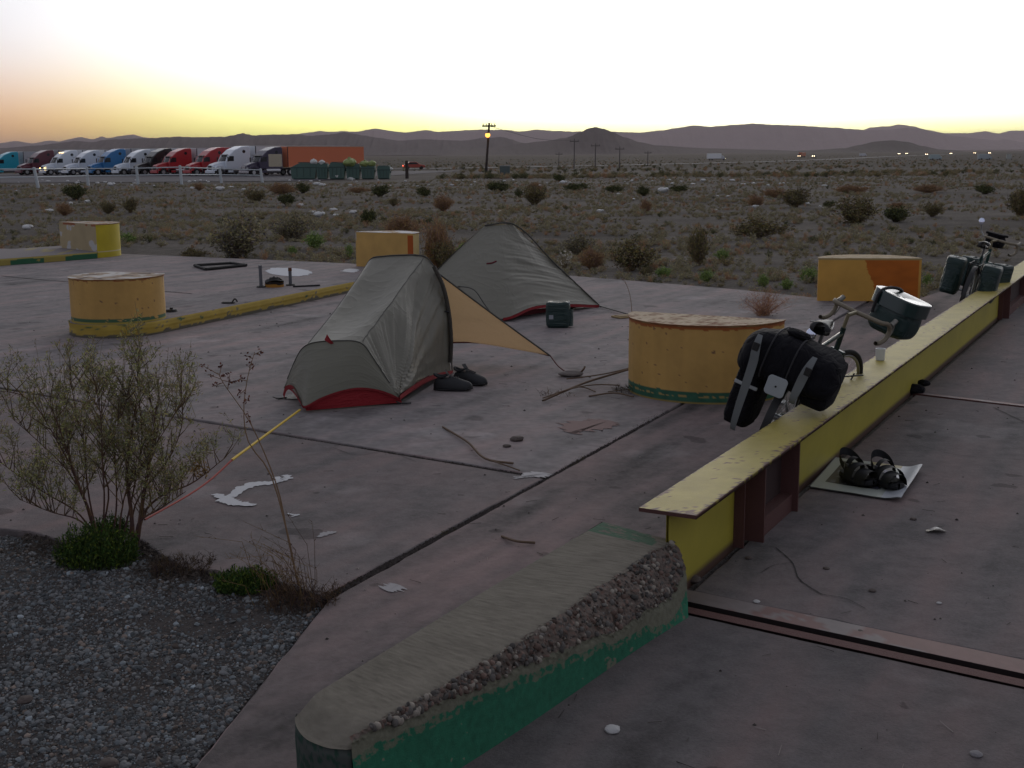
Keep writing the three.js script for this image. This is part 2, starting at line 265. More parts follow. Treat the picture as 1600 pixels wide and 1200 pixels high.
ribbon([[449, 803], [458, 805], [466, 805], [456, 808]], 0.016, 0.004, whitePaint, 'paint_mark', undefined, 33);
ribbon([[497, 840], [512, 834], [526, 832]], taper(0.05), 0.004, mat(0.3, 0.29, 0.3), 'paint_mark', 'faint worn white paint mark', 41);
blot([[414, 424], [430, 419], [455, 419], [484, 424], [480, 430], [458, 432], [428, 429]].map(([a, b]) => G(a, b)), 0.004, mat(0.5, 0.52, 0.56), 'paint_mark', 'large white paint patch on the concrete behind the posts', 0.5, 5);
blot([[532, 424], [545, 420], [560, 421], [552, 426]].map(([a, b]) => G(a, b)), 0.004, whitePaint, 'paint_mark', undefined, 0.3, 8);
blot([[872, 668], [890, 660], [925, 656], [955, 658], [965, 664], [930, 672], [895, 678]].map(([a, b]) => G(a, b)), 0.004, mat(0.17, 0.105, 0.1), 'paint_mark', 'worn patch of red oxide paint', 0.5, 11);
blot([[590, 918], [610, 912], [632, 920], [615, 927]].map(([a, b]) => G(a, b)), 0.004, mat(0.32, 0.31, 0.32), 'paint_mark', undefined, 0.2, 14);
blot([[800, 748], [830, 738], [858, 741], [852, 746], [826, 746]].map(([a, b]) => G(a, b)), 0.004, mat(0.4, 0.39, 0.4), 'paint_mark', undefined, 0.2, 17);
const crackM = mat(0.03, 0.027, 0.027, 1);
for (const [pts, w, y] of [[[[1212, 856], [1238, 880], [1248, 905], [1268, 920], [1285, 930]], 0.006, 0.004], [[[1552, 637], [1575, 648], [1605, 662]], 0.007, 0.0044], [[[1395, 838], [1440, 846]], 0.003, 0.004], [[[1285, 930], [1320, 936], [1352, 952]], 0.004, 0.0046], [[[1238, 880], [1210, 884], [1188, 896]], 0.003, 0.0043], [[[520, 700], [560, 712], [600, 706], [650, 722]], 0.004, 0.0046], [[[1290, 700], [1400, 690], [1500, 712], [1620, 720]], 0.003, 0.0043], [[[252, 455], [275, 457], [300, 459]], 0.03, 0.004], [[[800, 470], [900, 485], [985, 491], [1040, 492]], 0.012, 0.005], [[[0, 431], [50, 436], [112, 441]], 0.03, 0.0052]]) ribbon(pts, w, y, crackM, 'crack', undefined, pts[0][0], 0.8);

// dark gravel at the lower left, with loose stones
{
  const poly = [...nearEdge, G(290, 1200), G(230, 1400), V(-5, 0, -1), V(-9, 0, -6)];
  const rnd = rng(21), geos = [0, 1, 2].map((k) => { const g = new THREE.IcosahedronGeometry(1, 1), p = g.attributes.position; for (let i = 0; i < p.count; i++) { const q = V(p.getX(i), p.getY(i), p.getZ(i)), w = 1 + 0.5 * N(q.x * 1.4 + k * 9, q.y * 1.4, q.z * 1.4); p.setXYZ(i, q.x * w, q.y * w * 0.62, q.z * w); } g.computeVertexNormals(); return g; });
  const stones = [[], [], []], cols = [[], [], []], m4 = new THREE.Matrix4(), qt = new THREE.Quaternion(), eu = new THREE.Euler();
  for (let k = 0; k < 330000; k++) {
    const z = -1.9 - rnd() * 5.2, x = -4.2 + rnd() * 4.6; if (!inPoly(x, z, poly)) continue;
    const edge = fbm(x * 2, z * 2, 7, 2); if (rnd() < 0.3 - 1.6 * edge) continue;
    const s = 0.0016 + 0.0034 * rnd() + 0.0105 * Math.pow(rnd(), 9), y = groundY(x, z);
    m4.compose(V(x, y + s * 0.25, z), qt.setFromEuler(eu.set(rnd() * 0.7, rnd() * 6.3, rnd() * 0.7)), V(s, s, s));
    const i = Math.floor(rnd() * 3); stones[i].push(m4.clone());
    const t = rnd(), w = 0.06 + 0.16 * rnd() ** 1.6 + (t > 0.988 ? 0.2 : 0); cols[i].push(t < 0.12 ? lin(w * 1.25, w, w * 0.85) : t > 0.7 ? lin(w * 0.86, w * 0.98, w * 1.06) : lin(w * 0.95, w * 0.98, w));
  }
  stones.forEach((L, i) => { const im = new THREE.InstancedMesh(geos[i], mat(1, 1, 1, 0.85), L.length); L.forEach((q, k) => { im.setMatrixAt(k, q); im.setColorAt(k, cols[i][k]); }); im.name = numbered('gravel'); im.castShadow = im.receiveShadow = true; tag(im, ['dark loose gravel in front of the broken slab edge', 'small grey gravel stones at lower left', 'mixed gravel chips below the bushes at left'][i], undefined, undefined, 'stuff'); scene.add(im); });
}

// ------------------------------------------------------------------ steel beam, concrete kerb, channel
const yellowTop = (q, flaky) => {
  const a = fbm(q.x * 5, q.z * 5, 3, 4), b = fbm(q.x * 26, q.z * 26, 7, 3), w = 1 + 0.35 * a + 0.12 * b;
  const chip = b + 0.45 * a > flaky;
  return chip ? [0.1 + 0.05 * a, 0.05, 0.04] : [0.37 * w, 0.305 * w, 0.068 * w];
};
const rustRed = mat(0.105, 0.042, 0.038, 0.75, { bumpMap: rep(grit, 3), bumpScale: 0.002 });
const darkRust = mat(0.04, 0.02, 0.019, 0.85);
{
  const beam = thing('steel_beam', 'long yellow painted steel I-beam with chipped edges lying on the concrete', 'steel beam');
  const nR = nL + 0.27, cuts = [sB, G(1552, 438, BH).dot(U), G(1605, 407, BH).dot(U) + 4.5];
  for (let k = 0; k < cuts.length - 1; k++) {
    const s0 = cuts[k] + (k ? 0.004 : 0), s1 = cuts[k + 1] - 0.004;
    const nu = k ? 260 : 640;
    const prof = [[nL, BH - 0.018], [nL, BH - 0.002], [nL + 0.003, BH]]; for (let i = 1; i < 24; i++) prof.push([mix(nL, nR, i / 24), BH]); prof.push([nR - 0.003, BH], [nR, BH - 0.002], [nR, BH - 0.018], [nL, BH - 0.018]);
    const g = surf(nu, prof.length - 1, (u, v) => { const i = Math.round(v * (prof.length - 1)), p = prof[i]; return SN(mix(s0, s1, u), p[0] + (p[1] < BH ? 0 : 0) , p[1]); }, (q, u, v) => {
      const n = q.x * NV.x + q.z * NV.z, s = q.x * U.x + q.z * U.z, e = Math.min(n - nL, nR - n, (s - cuts[0]) * 0.35), side = q.y < BH - 0.0015;
      return yellowTop(q, side ? -0.15 + 0.2 * N(s * 3, 7) : 0.4 - 0.4 * Math.exp(-e / 0.016) - 0.16 * Math.exp(-e / 0.07) + (fbm(s * 0.8, n * 6, 2, 2) > 0.1 ? -0.08 : 0.06));
    });
    const caps = M([new THREE.PlaneGeometry(0.27, 0.018)]); caps.rotateY(Math.atan2(-U.x, -U.z)); caps.translate(SN(s0, nL + 0.135, BH - 0.009).x, BH - 0.009, SN(s0, nL + 0.135, 0).z);
    part('top_flange', g, tinted(0.55, { bumpMap: rep(grit, 60, 3), bumpScale: 0.0012 }), beam); if (!k) part('flange_end', caps, rustRed, beam);
  }
  const webCol = (q) => { const s = q.x * U.x + q.z * U.z, a = fbm(s * 1.3, q.y * 4, 3, 4), b = fbm(s * 9, q.y * 14, 5, 3), w = 1 + 0.25 * a + 0.12 * b; const low = q.y < 0.02 + 0.05 * Math.max(0, b + 0.1); return low || b + 0.5 * a > 0.48 ? [0.1, 0.06, 0.045] : [0.43 * w, 0.37 * w, 0.05 * w]; };
  for (const sgn of [-1, 1]) part('web', surf(420, 12, (u, v) => SN(mix(sB + 0.005, cuts[2], u), nL + 0.135 + sgn * 0.006, mix(-0.02, BH - 0.019, v)), webCol), tinted(0.5), beam);
  // stiffener pockets: two upright plates with a low sill between them, and one thin stiffener
  const plate = (s, n0, n1, y0, y1, t = 0.014) => { const g = new THREE.BoxGeometry(t, y1 - y0, n1 - n0); g.rotateY(Math.atan2(-U.z, U.x)); const p = SN(s, (n0 + n1) / 2, (y0 + y1) / 2); g.translate(p.x, p.y, p.z); return g; };
  const wall = (s0, s1, n, y0, y1, t = 0.012) => { const g = new THREE.BoxGeometry(s1 - s0, y1 - y0, t); g.rotateY(Math.atan2(-U.z, U.x)); const p = SN((s0 + s1) / 2, n, (y0 + y1) / 2); g.translate(p.x, p.y, p.z); return g; };
  const w0 = nL + 0.1415;
  for (const [a, b] of [[G(1196, 848), G(1252, 800)], [G(1562, 497), G(1592, 472)]]) {
    const s0 = a.dot(U), s1 = b.dot(U);
    part('stiffener', plate(s0, w0, nR - 0.012, 0, BH - 0.02), rustRed, beam, 'rust-red stiffener plate'); part('stiffener', plate(s1, w0, nR - 0.012, 0, BH - 0.02), rustRed, beam, 'rust-red stiffener plate');
    part('pocket_sill', M([wall(s0 + 0.008, s1 - 0.008, nR - 0.05, 0, 0.1), wall(s0 + 0.008, s1 - 0.008, nR - 0.09, 0.088, 0.1, 0.07)]), rustRed, beam, 'rust-red sill plate of the pocket');
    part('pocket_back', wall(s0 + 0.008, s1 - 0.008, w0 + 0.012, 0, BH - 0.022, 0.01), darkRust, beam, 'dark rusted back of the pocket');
    part('stiffener', plate(s0 - 0.14, w0, w0 + 0.055, 0, BH - 0.02, 0.01), rustRed, beam, 'rust-red stiffener plate');
  }
  rebase(beam, SN(sB, nL + 0.135));
}
{ // broken concrete kerb nose with green paint
  const k = thing('concrete_kerb', 'broken concrete kerb block with green painted sides and exposed pebbles', 'kerb');
  const H = 0.28, tA = G(462, 1100, H), tB = G(548, 1152, H), tC = G(1071, 850, H), tD = G(1000, 812, H), tE = G(940, 815, H);
  const bC = G(1076, 966), bB = G(600, 1335);
  // right-hand face from the near end to the far end, bulging a little
  const top = curve([tB, lerpV(tB, tC, 0.35).add(V(0.03, 0, 0.02)), lerpV(tB, tC, 0.75).add(V(0.035, 0, 0.02)), tC]), bot = curve([V(tB.x + 0.02, 0, tB.z + 0.05), lerpV(tB, tC, 0.35).setY(0).add(V(0.06, 0, 0.04)), lerpV(tB, tC, 0.75).setY(0).add(V(0.06, 0, 0.04)), bC]);
  const col = (q) => {
    const a = fbm(q.x * 7, q.y * 7, q.z * 7, 4), b = fbm(q.x * 40, q.y * 40, q.z * 40, 3), w = 1 + 0.5 * b + 0.25 * a;
    return [a, b, w];
  };
  const bite = (u) => 0.05 + 0.115 * sstep(0.12, 0.8, u) + 0.05 * fbm(u * 7, 1, 0, 3) - 0.06 * sstep(0.86, 1, u) - 0.05 * sstep(0.14, 0, u);   // height of the broken strip
  const face = surf(520, 80, (u, v) => {
    const T = top(u), B = bot(u), bh = Math.max(0.015, bite(u)), cut = (0.05 + 0.04 * sstep(0, 0.7, u)) * (bh / 0.16);
    const t2 = T.clone(), out = V(B.x - T.x, 0, B.z - T.z); t2.add(V(-U.x * 0, 0, 0));
    const inw = V(-(bot(Math.min(1, u + 0.01)).z - bot(Math.max(0, u - 0.01)).z), 0, bot(Math.min(1, u + 0.01)).x - bot(Math.max(0, u - 0.01)).x).normalize().multiplyScalar(-1);
    if (inw.dot(V(-1, 0, -0.4)) < 0) inw.negate();
    const y = mix(H, -0.02, v), dn = H - y; let off = 0;
    const p = lerpV(T, B, v); p.y = y;
    if (dn < bh) off = cut * (1 - dn / bh) * (1 - dn / bh) * 0.6 + cut * (1 - dn / bh) * 0.4;
    const inB = dn < bh ? 1 : sstep(bh + 0.03, bh, dn);
    const rough = inB * (0.026 * fbm(p.x * 18, p.y * 18, p.z * 18, 4) + 0.014 * Math.abs(N(p.x * 50, p.y * 50, p.z * 50)));
    p.addScaledVector(inw, off + rough);
    return p;
  }, (q, u, v) => {
    const [a, b, w] = col(q), dn = H - mix(H, -0.02, v), bh = Math.max(0.015, bite(u));
    if (dn < bh) { const t = fbm(q.x * 60, q.y * 60, q.z * 60, 2); return t > 0.18 ? [0.2 * w, 0.13 * w, 0.105 * w] : t < -0.2 ? [0.07, 0.055, 0.05] : [0.155 * w, 0.125 * w, 0.105 * w]; }
    const wornBand = 0.035 + 0.06 * sstep(0.5, 0.95, u) + 0.05 * a; const d2 = dn - bh;
    if (d2 < wornBand || b + 0.4 * a > 0.4 || (u > 0.55 && a > 0.12 && b > -0.1)) return [0.165 * w, 0.165 * w, 0.12 * w];
    if (d2 < wornBand + 0.03 && b > 0.02) return [0.12 * w, 0.15 * w, 0.1 * w];
    const g = u > 0.8 ? 1.25 : 1; return [0.022 * g * w, 0.155 * g * w, 0.088 * g * w];
  });
  part('painted_face', face, tinted(0.75, { bumpMap: rep(grit, 30, 4), bumpScale: 0.002 }), k, 'green painted side with broken pebbly edge');
  // top, broom-finished across its length
  const cut0 = (u) => { const bh = Math.max(0.015, bite(u)); return (0.05 + 0.04 * sstep(0, 0.7, u)) * (bh / 0.16); };
  const left = curve([tA, lerpV(tA, tE, 0.5).add(V(-0.012, 0, 0)), tE]);
  const topG = surf(420, 60, (u, v) => {
    const T = top(u), L = left(u), dir = L.clone().sub(T).normalize(); const R = T.clone().addScaledVector(dir, cut0(u) - 0.004 + 0.018 * fbm(u * 40, 3, 0, 3));
    const p = lerpV(L, R, v); const end = u > 0.955 ? 0 : 0; p.y = H - 0.035 * Math.pow(sstep(0.07, 0, u), 2) - 0.012 * sstep(0.93, 1, v) * Math.abs(fbm(u * 60, v * 9, 1, 2)) * 2 + 0.0016 * N(u * 140, v * 3) + 0.0012 * N(u * 320, v * 6) - 0.006 * sstep(0.03, 0, v);
    p.addScaledVector(U, -0.07 * Math.max(0, Math.sin(Math.PI * v)) ** 0.7 * sstep(0.09, 0, u)); return p;
  }, (q, u, v) => { const b = fbm(u * 150, v * 5, 3, 3), c = fbm(q.x * 6, q.z * 6, 2, 3), w = 1 + 0.4 * b + 0.3 * c; const green = (u > 0.93 && c + b > -0.12 && v < 0.75 + c) || (v < 0.03 && b > 0.1 && u > 0.3); return green ? [0.075 * w, 0.13 * w, 0.09 * w] : [0.178 * w, 0.163 * w, 0.135 * w]; });
  part('top_face', topG, tinted(0.9, { bumpMap: rep(grit, 10, 2), bumpScale: 0.003 }), k);
  const strip2 = (P, Q, name, near, back) => part(name, surf(60, 30, (u, v) => { const p = lerpV(P, Q, u); const r = 0.006 * fbm(p.x * 12, v * 3, p.z * 12, 3); p.y = mix(H - (near ? 0.036 : back ? 0.007 + 0.036 * sstep(0.9, 1, u) : 0.006 + 0.13 * sstep(0.4, 0, u)), -0.02, v); p.x += r; p.z += r - 0.012 * sstep(0.1, 0, v); if (near) p.addScaledVector(U, -0.07 * Math.max(0, Math.sin(Math.PI * u)) ** 0.7); return p; }, (q) => { const [a, b, w] = col(q); if (back) return [0.13 * w, 0.135 * w, 0.1 * w]; return b + a * 0.6 > -0.05 ? [0.06 * w, 0.07 * w, 0.065 * w] : [0.025 * w, 0.06 * w, 0.045 * w]; }), tinted(0.85), k);
  strip2(V(tA.x, 0, tA.z), V(tB.x, 0, tB.z), 'end_face', true); strip2(V(tC.x, 0, tC.z), V(tE.x, 0, tE.z), 'end_face'); strip2(V(tE.x, 0, tE.z), V(tA.x, 0, tA.z), 'back_face', false, true);
  // pebbles showing in the break
  const rnd = rng(5), pg = [];
  for (let i = 0; i < 800; i++) {
    const u = 0.04 + 0.95 * rnd(), bh = Math.max(0.015, bite(u)), v = rnd(), T = top(u), B = bot(u), dn = v * bh * 1.02;
    const p = lerpV(T, B, dn / (H + 0.02)); p.y = H - dn; const c = cut0(u) * ((1 - v) * (1 - v) * 0.6 + (1 - v) * 0.4);
    p.add(V(-0.83, 0, -0.56).multiplyScalar(Math.max(0, c + 0.001)));
    const s = 0.004 + 0.011 * Math.pow(rnd(), 2.2); const g = new THREE.IcosahedronGeometry(s, 1); g.scale(0.8 + 0.5 * rnd(), 0.5 + 0.4 * rnd(), 0.7 + 0.4 * rnd()); g.rotateX(rnd() * 6); g.rotateZ(rnd() * 6); g.translate(p.x, p.y, p.z);
    const t = rnd(), w = 0.06 + 0.1 * rnd(), cc = t < 0.3 ? [w * 1.25, w * 0.85, w * 0.7] : t < 0.8 ? [w, w * 0.93, w * 0.86] : [0.3, 0.27, 0.23]; const q = g.toNonIndexed(); g.dispose();
    const n = q.attributes.position.count; q.setAttribute('color', new THREE.Float32BufferAttribute([...Array(n)].flatMap(() => cc), 3)); pg.push(q);
  }
  const pe = part('pebble', mergeGeometries(pg), tinted(0.8), k); pe.userData.kind = 'stuff';
  rebase(k, V(tC.x, 0, tC.z));
}
{ // steel channel let into the concrete, and a second strip further back
  const c = thing('steel_channel', 'rust-red steel channel set across the concrete in the foreground', 'steel channel');
  const s0 = onWeb(ch0, chD), at = (a, b, y) => s0.clone().addScaledVector(chD, a).addScaledVector(chN, b).setY(y);
  const L = chE.distanceTo(s0), colF = (q) => { const a = fbm(q.x * 2.5, q.z * 2.5, 5, 4), b = fbm(q.x * 22, q.z * 22, 2, 3), w = 1 + 0.3 * b; return a + 0.3 * b > 0.02 ? [0.16 * w, 0.135 * w, 0.135 * w] : [0.15 * w, 0.075 * w, 0.07 * w]; };
  const strip = (b0, b1, y0, y1) => surf(240, 6, (u, v) => at(u * L, mix(b0, b1, v), mix(y0, y1, v)), colF);
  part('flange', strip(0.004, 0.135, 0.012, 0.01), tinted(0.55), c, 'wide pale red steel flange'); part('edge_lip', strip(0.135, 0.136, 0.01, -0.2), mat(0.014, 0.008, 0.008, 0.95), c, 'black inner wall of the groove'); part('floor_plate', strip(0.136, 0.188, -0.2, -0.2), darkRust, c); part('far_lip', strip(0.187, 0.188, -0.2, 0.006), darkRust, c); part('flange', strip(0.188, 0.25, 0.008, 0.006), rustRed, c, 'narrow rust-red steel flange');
  rebase(c, s0);
  const d = thing('steel_channel', 'narrow reddish steel strip across the concrete beyond the sandals', 'steel channel'), e0 = onWeb(c20, c2D);
  part('flange', surf(160, 3, (u, v) => e0.clone().addScaledVector(c2D, u * 5).addScaledVector(chN, mix(0.0, -0.07, v)).setY(0.006), (q) => { const a = fbm(q.x * 3, q.z * 3, 5, 3); return a > 0.05 ? [0.24, 0.19, 0.19] : [0.2, 0.11, 0.1]; }), tinted(0.6), d);
  part('edge_lip', surf(60, 2, (u, v) => e0.clone().addScaledVector(c2D, u * 5).setY(mix(0.006, -0.06, v))), rustRed, d);
  rebase(d, e0);
}

// ------------------------------------------------------------------ pump islands and their round ends
function islandGeo(poly, h) { return slabGeo(poly, 0, h + 0.1, false).translate(0, h, 0); }
const islandTop = slabMat([V(-12, 0, -36), V(0, 0, -10)], 50, concrete(0.1, 0.2));
function dPillar(name, label, M0, dir, r, H, half, colFn, topFn, capOver = 0.012, y0 = 0) {
  const o = thing(name, label, 'pillar', undefined);
  const a0 = Math.atan2(dir.z, dir.x), n = 150;
  const ends = [-half, half].map((a) => V(M0.x + r * Math.cos(a0 + a), 0, M0.z + r * Math.sin(a0 + a)));
  const curved = surf(n, 70, (u, v) => { const a = a0 + mix(-half, half, u), dent = 0.004 * fbm(u * 6, v * 4, r, 2); return V(M0.x + (r + dent) * Math.cos(a), y0 + H * v, M0.z + (r + dent) * Math.sin(a)); }, (q, u, v) => colFn(q, u, v, false));
  part('curved_shell', curved, tinted(0.62), o);
  part('flat_face', surf(110, 70, (u, v) => { const p = lerpV(ends[0], ends[1], u); p.y = y0 + H * v; return p; }, (q, u, v) => colFn(q, u, v, true)), tinted(0.62), o);
  const top = surf(100, 40, (u, v) => { const a = a0 + mix(-half, half, u), e = V(M0.x + (r + capOver) * Math.cos(a), 0, M0.z + (r + capOver) * Math.sin(a)), f = lerpV(ends[0], ends[1], u); const p = lerpV(f, e, v); p.y = y0 + H + 0.004; return p; }, (q) => topFn(q));
  part('top_plate', top, tinted(0.8, { bumpMap: rep(grit, 6), bumpScale: 0.004 }), o);
  part('rim', surf(n, 3, (u, v) => { const a = a0 + mix(-half, half, u), rr = r + capOver * (v < 0.34 ? 0.3 : 1); return V(M0.x + rr * Math.cos(a), y0 + H + 0.004 - (v < 0.99 ? 0.016 * (1 - v) : 0), M0.z + rr * Math.sin(a)); }, (q) => { const b = fbm(q.x * 9, q.y * 9, q.z * 9, 3); return b > 0 ? [0.3, 0.12, 0.05] : [0.36, 0.22, 0.09]; }), tinted(0.8), o);
  return rebase(o, V(M0.x, 0, M0.z));
}
const streak = (q, s) => { const a = Math.atan2(q.z, q.x); return fbm(q.x * 8 + s, q.y * 0.7, q.z * 8, 4); };
const ochre = (q, rust, s) => { const a = fbm(q.x * 2.2, q.y * 2.2, q.z * 2.2, 4), k = streak(q, s), b = fbm(q.x * 20, q.y * 20, q.z * 20, 2), w = 1 + 0.22 * a + 0.2 * k + 0.1 * b, run = fbm(q.x * 16 + s, 1.5, q.z * 16, 3); if (run > 0.1 && q.y > 0.72 - 0.75 * (run - 0.1) + 0.05 * b) return [0.36 * w, 0.19 * w, 0.07 * w]; return k + 0.4 * b > rust ? [0.2, 0.08, 0.03] : b > 0.36 ? [0.2, 0.11, 0.06] : [0.53 * w, 0.325 * w, 0.1 * w]; };
// front right: round side towards us
{
  const b = G(989, 600), H = Zd(991, 488, -b.z).y, A = G(992, 487, H).setY(0), B = G(1226, 500, H).setY(0), M0 = lerpV(A, B, 0.5), r = A.distanceTo(B) / 2, t = B.clone().sub(A).normalize(), dir = V(-t.z, 0, t.x); if (dir.z < 0) dir.negate();
  dPillar('pump_island_pillar', 'ochre half-round pillar with green foot band beside the loaded bicycle', M0, dir, r, H, Math.PI / 2, (q, u, v, flat) => {
    const g = fbm(u * 24, v * 10, 2, 3), e = fbm(u * 40, v * 3, 8, 3);
    if (v < 0.15 + 0.03 * g) { if (v > 0.085 && v < 0.1 + 0.02 * g && e > -0.05) return [0.36, 0.27, 0.1]; if (v < 0.02) return [0.3, 0.22, 0.07]; const w = 1 + 0.6 * g; return e > 0.34 ? [0.3, 0.2, 0.08] : [0.035 * w, 0.12 * w, 0.075 * w]; }
    if (v > 0.955 - 0.05 * Math.max(0, e + 0.15)) return [0.33, 0.1, 0.025];
    return ochre(q, 0.5, 3);
  }, (q) => { const a = fbm(q.x * 5, q.z * 5, 1, 4), b = fbm(q.x * 21, q.z * 21, 1, 3); return b + a * 0.8 > 0.12 ? [0.2, 0.095, 0.045] : [0.5 + 0.25 * b, 0.4 + 0.2 * b, 0.28 + 0.2 * b]; });
}
// back right: flat side towards us, half of it repainted orange
{
  const A = G(1277, 470), B = G(1437, 471), H = Zd(1275, 404, -A.z).y, M0 = lerpV(A, B, 0.5), r = A.distanceTo(B) / 2, t = B.clone().sub(A).normalize(), dir = V(-t.z, 0, t.x); if (dir.z > 0) dir.negate();
  dPillar('pump_island_pillar', 'ochre half-round pillar whose flat face is half covered in darker orange paint', M0, dir, r, H, Math.PI / 2, (q, u, v, flat) => {
    const uu = flat ? (q.x - A.x) / (B.x - A.x) : 0, e = 0.06 * fbm(v * 7, 3, 0, 3);
    if (flat && uu > 0.46 + e + 0.16 * Math.pow(1 - v, 1.5) && uu < 0.975 && v < 0.965) { const w = 1 + 0.3 * fbm(q.x * 4, q.y * 9, 1, 3); return [0.5 * w, 0.14 * w, 0.018 * w]; }
    const w = 1 + 0.25 * fbm(q.x * 4, q.y * 4, q.z * 4, 3); return v > 0.97 ? [0.42, 0.3, 0.12] : [0.62 * w, 0.345 * w, 0.075 * w];
  }, (q) => { const b = fbm(q.x * 7, q.z * 7, 1, 3); return [0.42 + 0.3 * b, 0.33 + 0.25 * b, 0.2 + 0.2 * b]; });
}
// island at the left: near round end, kerb, far round end
const isl = thing('pump_island', 'low concrete island with yellow kerb running back from the left pillar', 'island');
const KH = 0.15;
{
  const cF = -G(186, 526).z, L = Zd(116, 500, cF + 0.42), Rr = Zd(257, 500, cF + 0.42), M0 = lerpV(L, Rr, 0.5).setY(0), r = L.distanceTo(Rr) / 2, H = Zd(116, 431, cF + 0.42).y;
  const mA = G(552, 452, KH), e0 = G(259, 519), e1 = G(560, 454.5), axis = e1.clone().sub(e0).normalize(), side = V(axis.z, 0, -axis.x); if (side.x > 0) side.negate();
  const dir = axis.clone().negate();
  dPillar('pump_island_pillar', 'round ochre pillar at the near end of the left island with yellow collar', M0, dir, r, H, 2.35, (q, u, v, flat) => {
    const g = fbm(u * 24, v * 10, 2, 3), e = fbm(u * 50, v * 4, 8, 3);
    const yy = v * H; if (yy < KH + 0.02) return [0.4, 0.3, 0.06]; if (yy < KH + 0.06 + 0.03 * g && g > -0.16) return [0.06, 0.13, 0.07];
    if (v > 0.965 && e > 0.05) return [0.3, 0.1, 0.03];
    return ochre(q, 0.52, 5);
  }, (q) => { const a = fbm(q.x * 4, q.z * 4, 1, 4); return a > 0.05 ? [0.55, 0.53, 0.5] : a < -0.2 ? [0.09, 0.06, 0.05] : [0.34, 0.26, 0.19]; });
  // kerb: a round collar and a straight run, with its own slab behind
  const c2 = M0.clone(), rr = r + 0.03, arc = []; const a0 = Math.atan2(dir.z, dir.x);
  for (let i = 0; i <= 40; i++) { const a = a0 + mix(-Math.PI / 2, Math.PI / 2, i / 40); arc.push(V(c2.x + rr * Math.cos(a), 0, c2.z + rr * Math.sin(a))); }
  const farR = e1, startR = arc.reduce((b, p) => (p.dot(side) < b.dot(side) ? p : b)), startL = arc.reduce((b, p) => (p.dot(side) > b.dot(side) ? p : b));
  const len = e1.distanceTo(e0) + 0.5;
  const eR = startR.clone().addScaledVector(e1.clone().sub(startR).normalize(), startR.distanceTo(e1)), eL = startL.clone().addScaledVector(axis, len);
  const ordered = startR.distanceTo(arc[0]) < startL.distanceTo(arc[0]) ? arc : arc.slice().reverse();
  const poly = [...ordered, eL, eR.clone()];
  const cm = (q) => { const a = fbm(q.x * 5, q.y * 9, q.z * 5, 4), b = fbm(q.x * 24, q.y * 24, q.z * 24, 2), w = 1 + 0.35 * a; if (q.y < 0.03 + 0.06 * Math.max(0, a + 0.05)) return [0.11, 0.1, 0.075]; return b + a * 0.7 > 0.36 ? [0.16, 0.15, 0.12] : a < -0.3 && q.y > 0.07 ? [0.05, 0.11, 0.06] : [0.42 * w, 0.3 * w, 0.055 * w]; };
  const path = [...ordered.slice().reverse(), eR], run = []; for (let i = 0; i < path.length - 1; i++) { const n = Math.max(1, Math.round(path[i].distanceTo(path[i + 1]) / 0.03)); for (let j = 0; j < n; j++) run.push(lerpV(path[i], path[i + 1], j / n)); } run.push(eR);
  const rev = run[0].distanceTo(startL) < run[0].distanceTo(startR) ? run : run;
  part('kerb_face', surf(rev.length - 1, 12, (u, v) => { const p = rev[Math.round(u * (rev.length - 1))].clone(); const roundOff = v > 0.85 ? 0.012 * ((v - 0.85) / 0.15) ** 2 : 0; p.y = mix(-0.03, KH, v); p.addScaledVector(side, roundOff + (v > 0.62 && v < 0.72 ? -0.008 : 0) + 0.006 * fbm(u * 60, v * 4, 2, 3)); return p; }, cm), tinted(0.7), isl, 'yellow painted kerb face');
  part('island_slab', slabGeo(poly, 0.012, KH + 0.1, false).translate(0, KH, 0), islandTop, isl);
  // iron bits on the island
  rebase(isl, e0);
}
{ // mid pillar at the far end of the left island
  const A = G(551, 417), B = G(652, 419), base = G(551, 418), H = Zd(550, 364, -base.z).y, M0 = lerpV(A, B, 0.5), r = A.distanceTo(B) / 2, t = B.clone().sub(A).normalize(), dir = V(-t.z, 0, t.x); if (dir.z > 0) dir.negate(); dir.applyAxisAngle(V(0, 1, 0), -0.22);
  dPillar('pump_island_pillar', 'ochre half-round pillar behind the near tent with an orange strip and pale top', M0, dir, r, H, Math.PI / 2, (q, u, v, flat) => {
    const uu = (q.x - A.x) / (B.x - A.x), w = 1 + 0.22 * fbm(q.x * 4, q.y * 4, q.z * 4, 3);
    if (flat && uu > 0.87 && uu < 0.975 && v < 0.95) return [0.4, 0.09, 0.012];
    if (flat && uu < 0.06 && v > 0.75) return [0.5, 0.46, 0.38];
    return flat ? [0.56 * w, 0.35 * w, 0.11 * w] : [0.58 * w, 0.45 * w, 0.2 * w];
  }, (q) => { const a = fbm(q.x * 3, q.z * 3, 1, 4); return a > -0.05 ? [0.6, 0.6, 0.6] : [0.4, 0.3, 0.2]; });
}
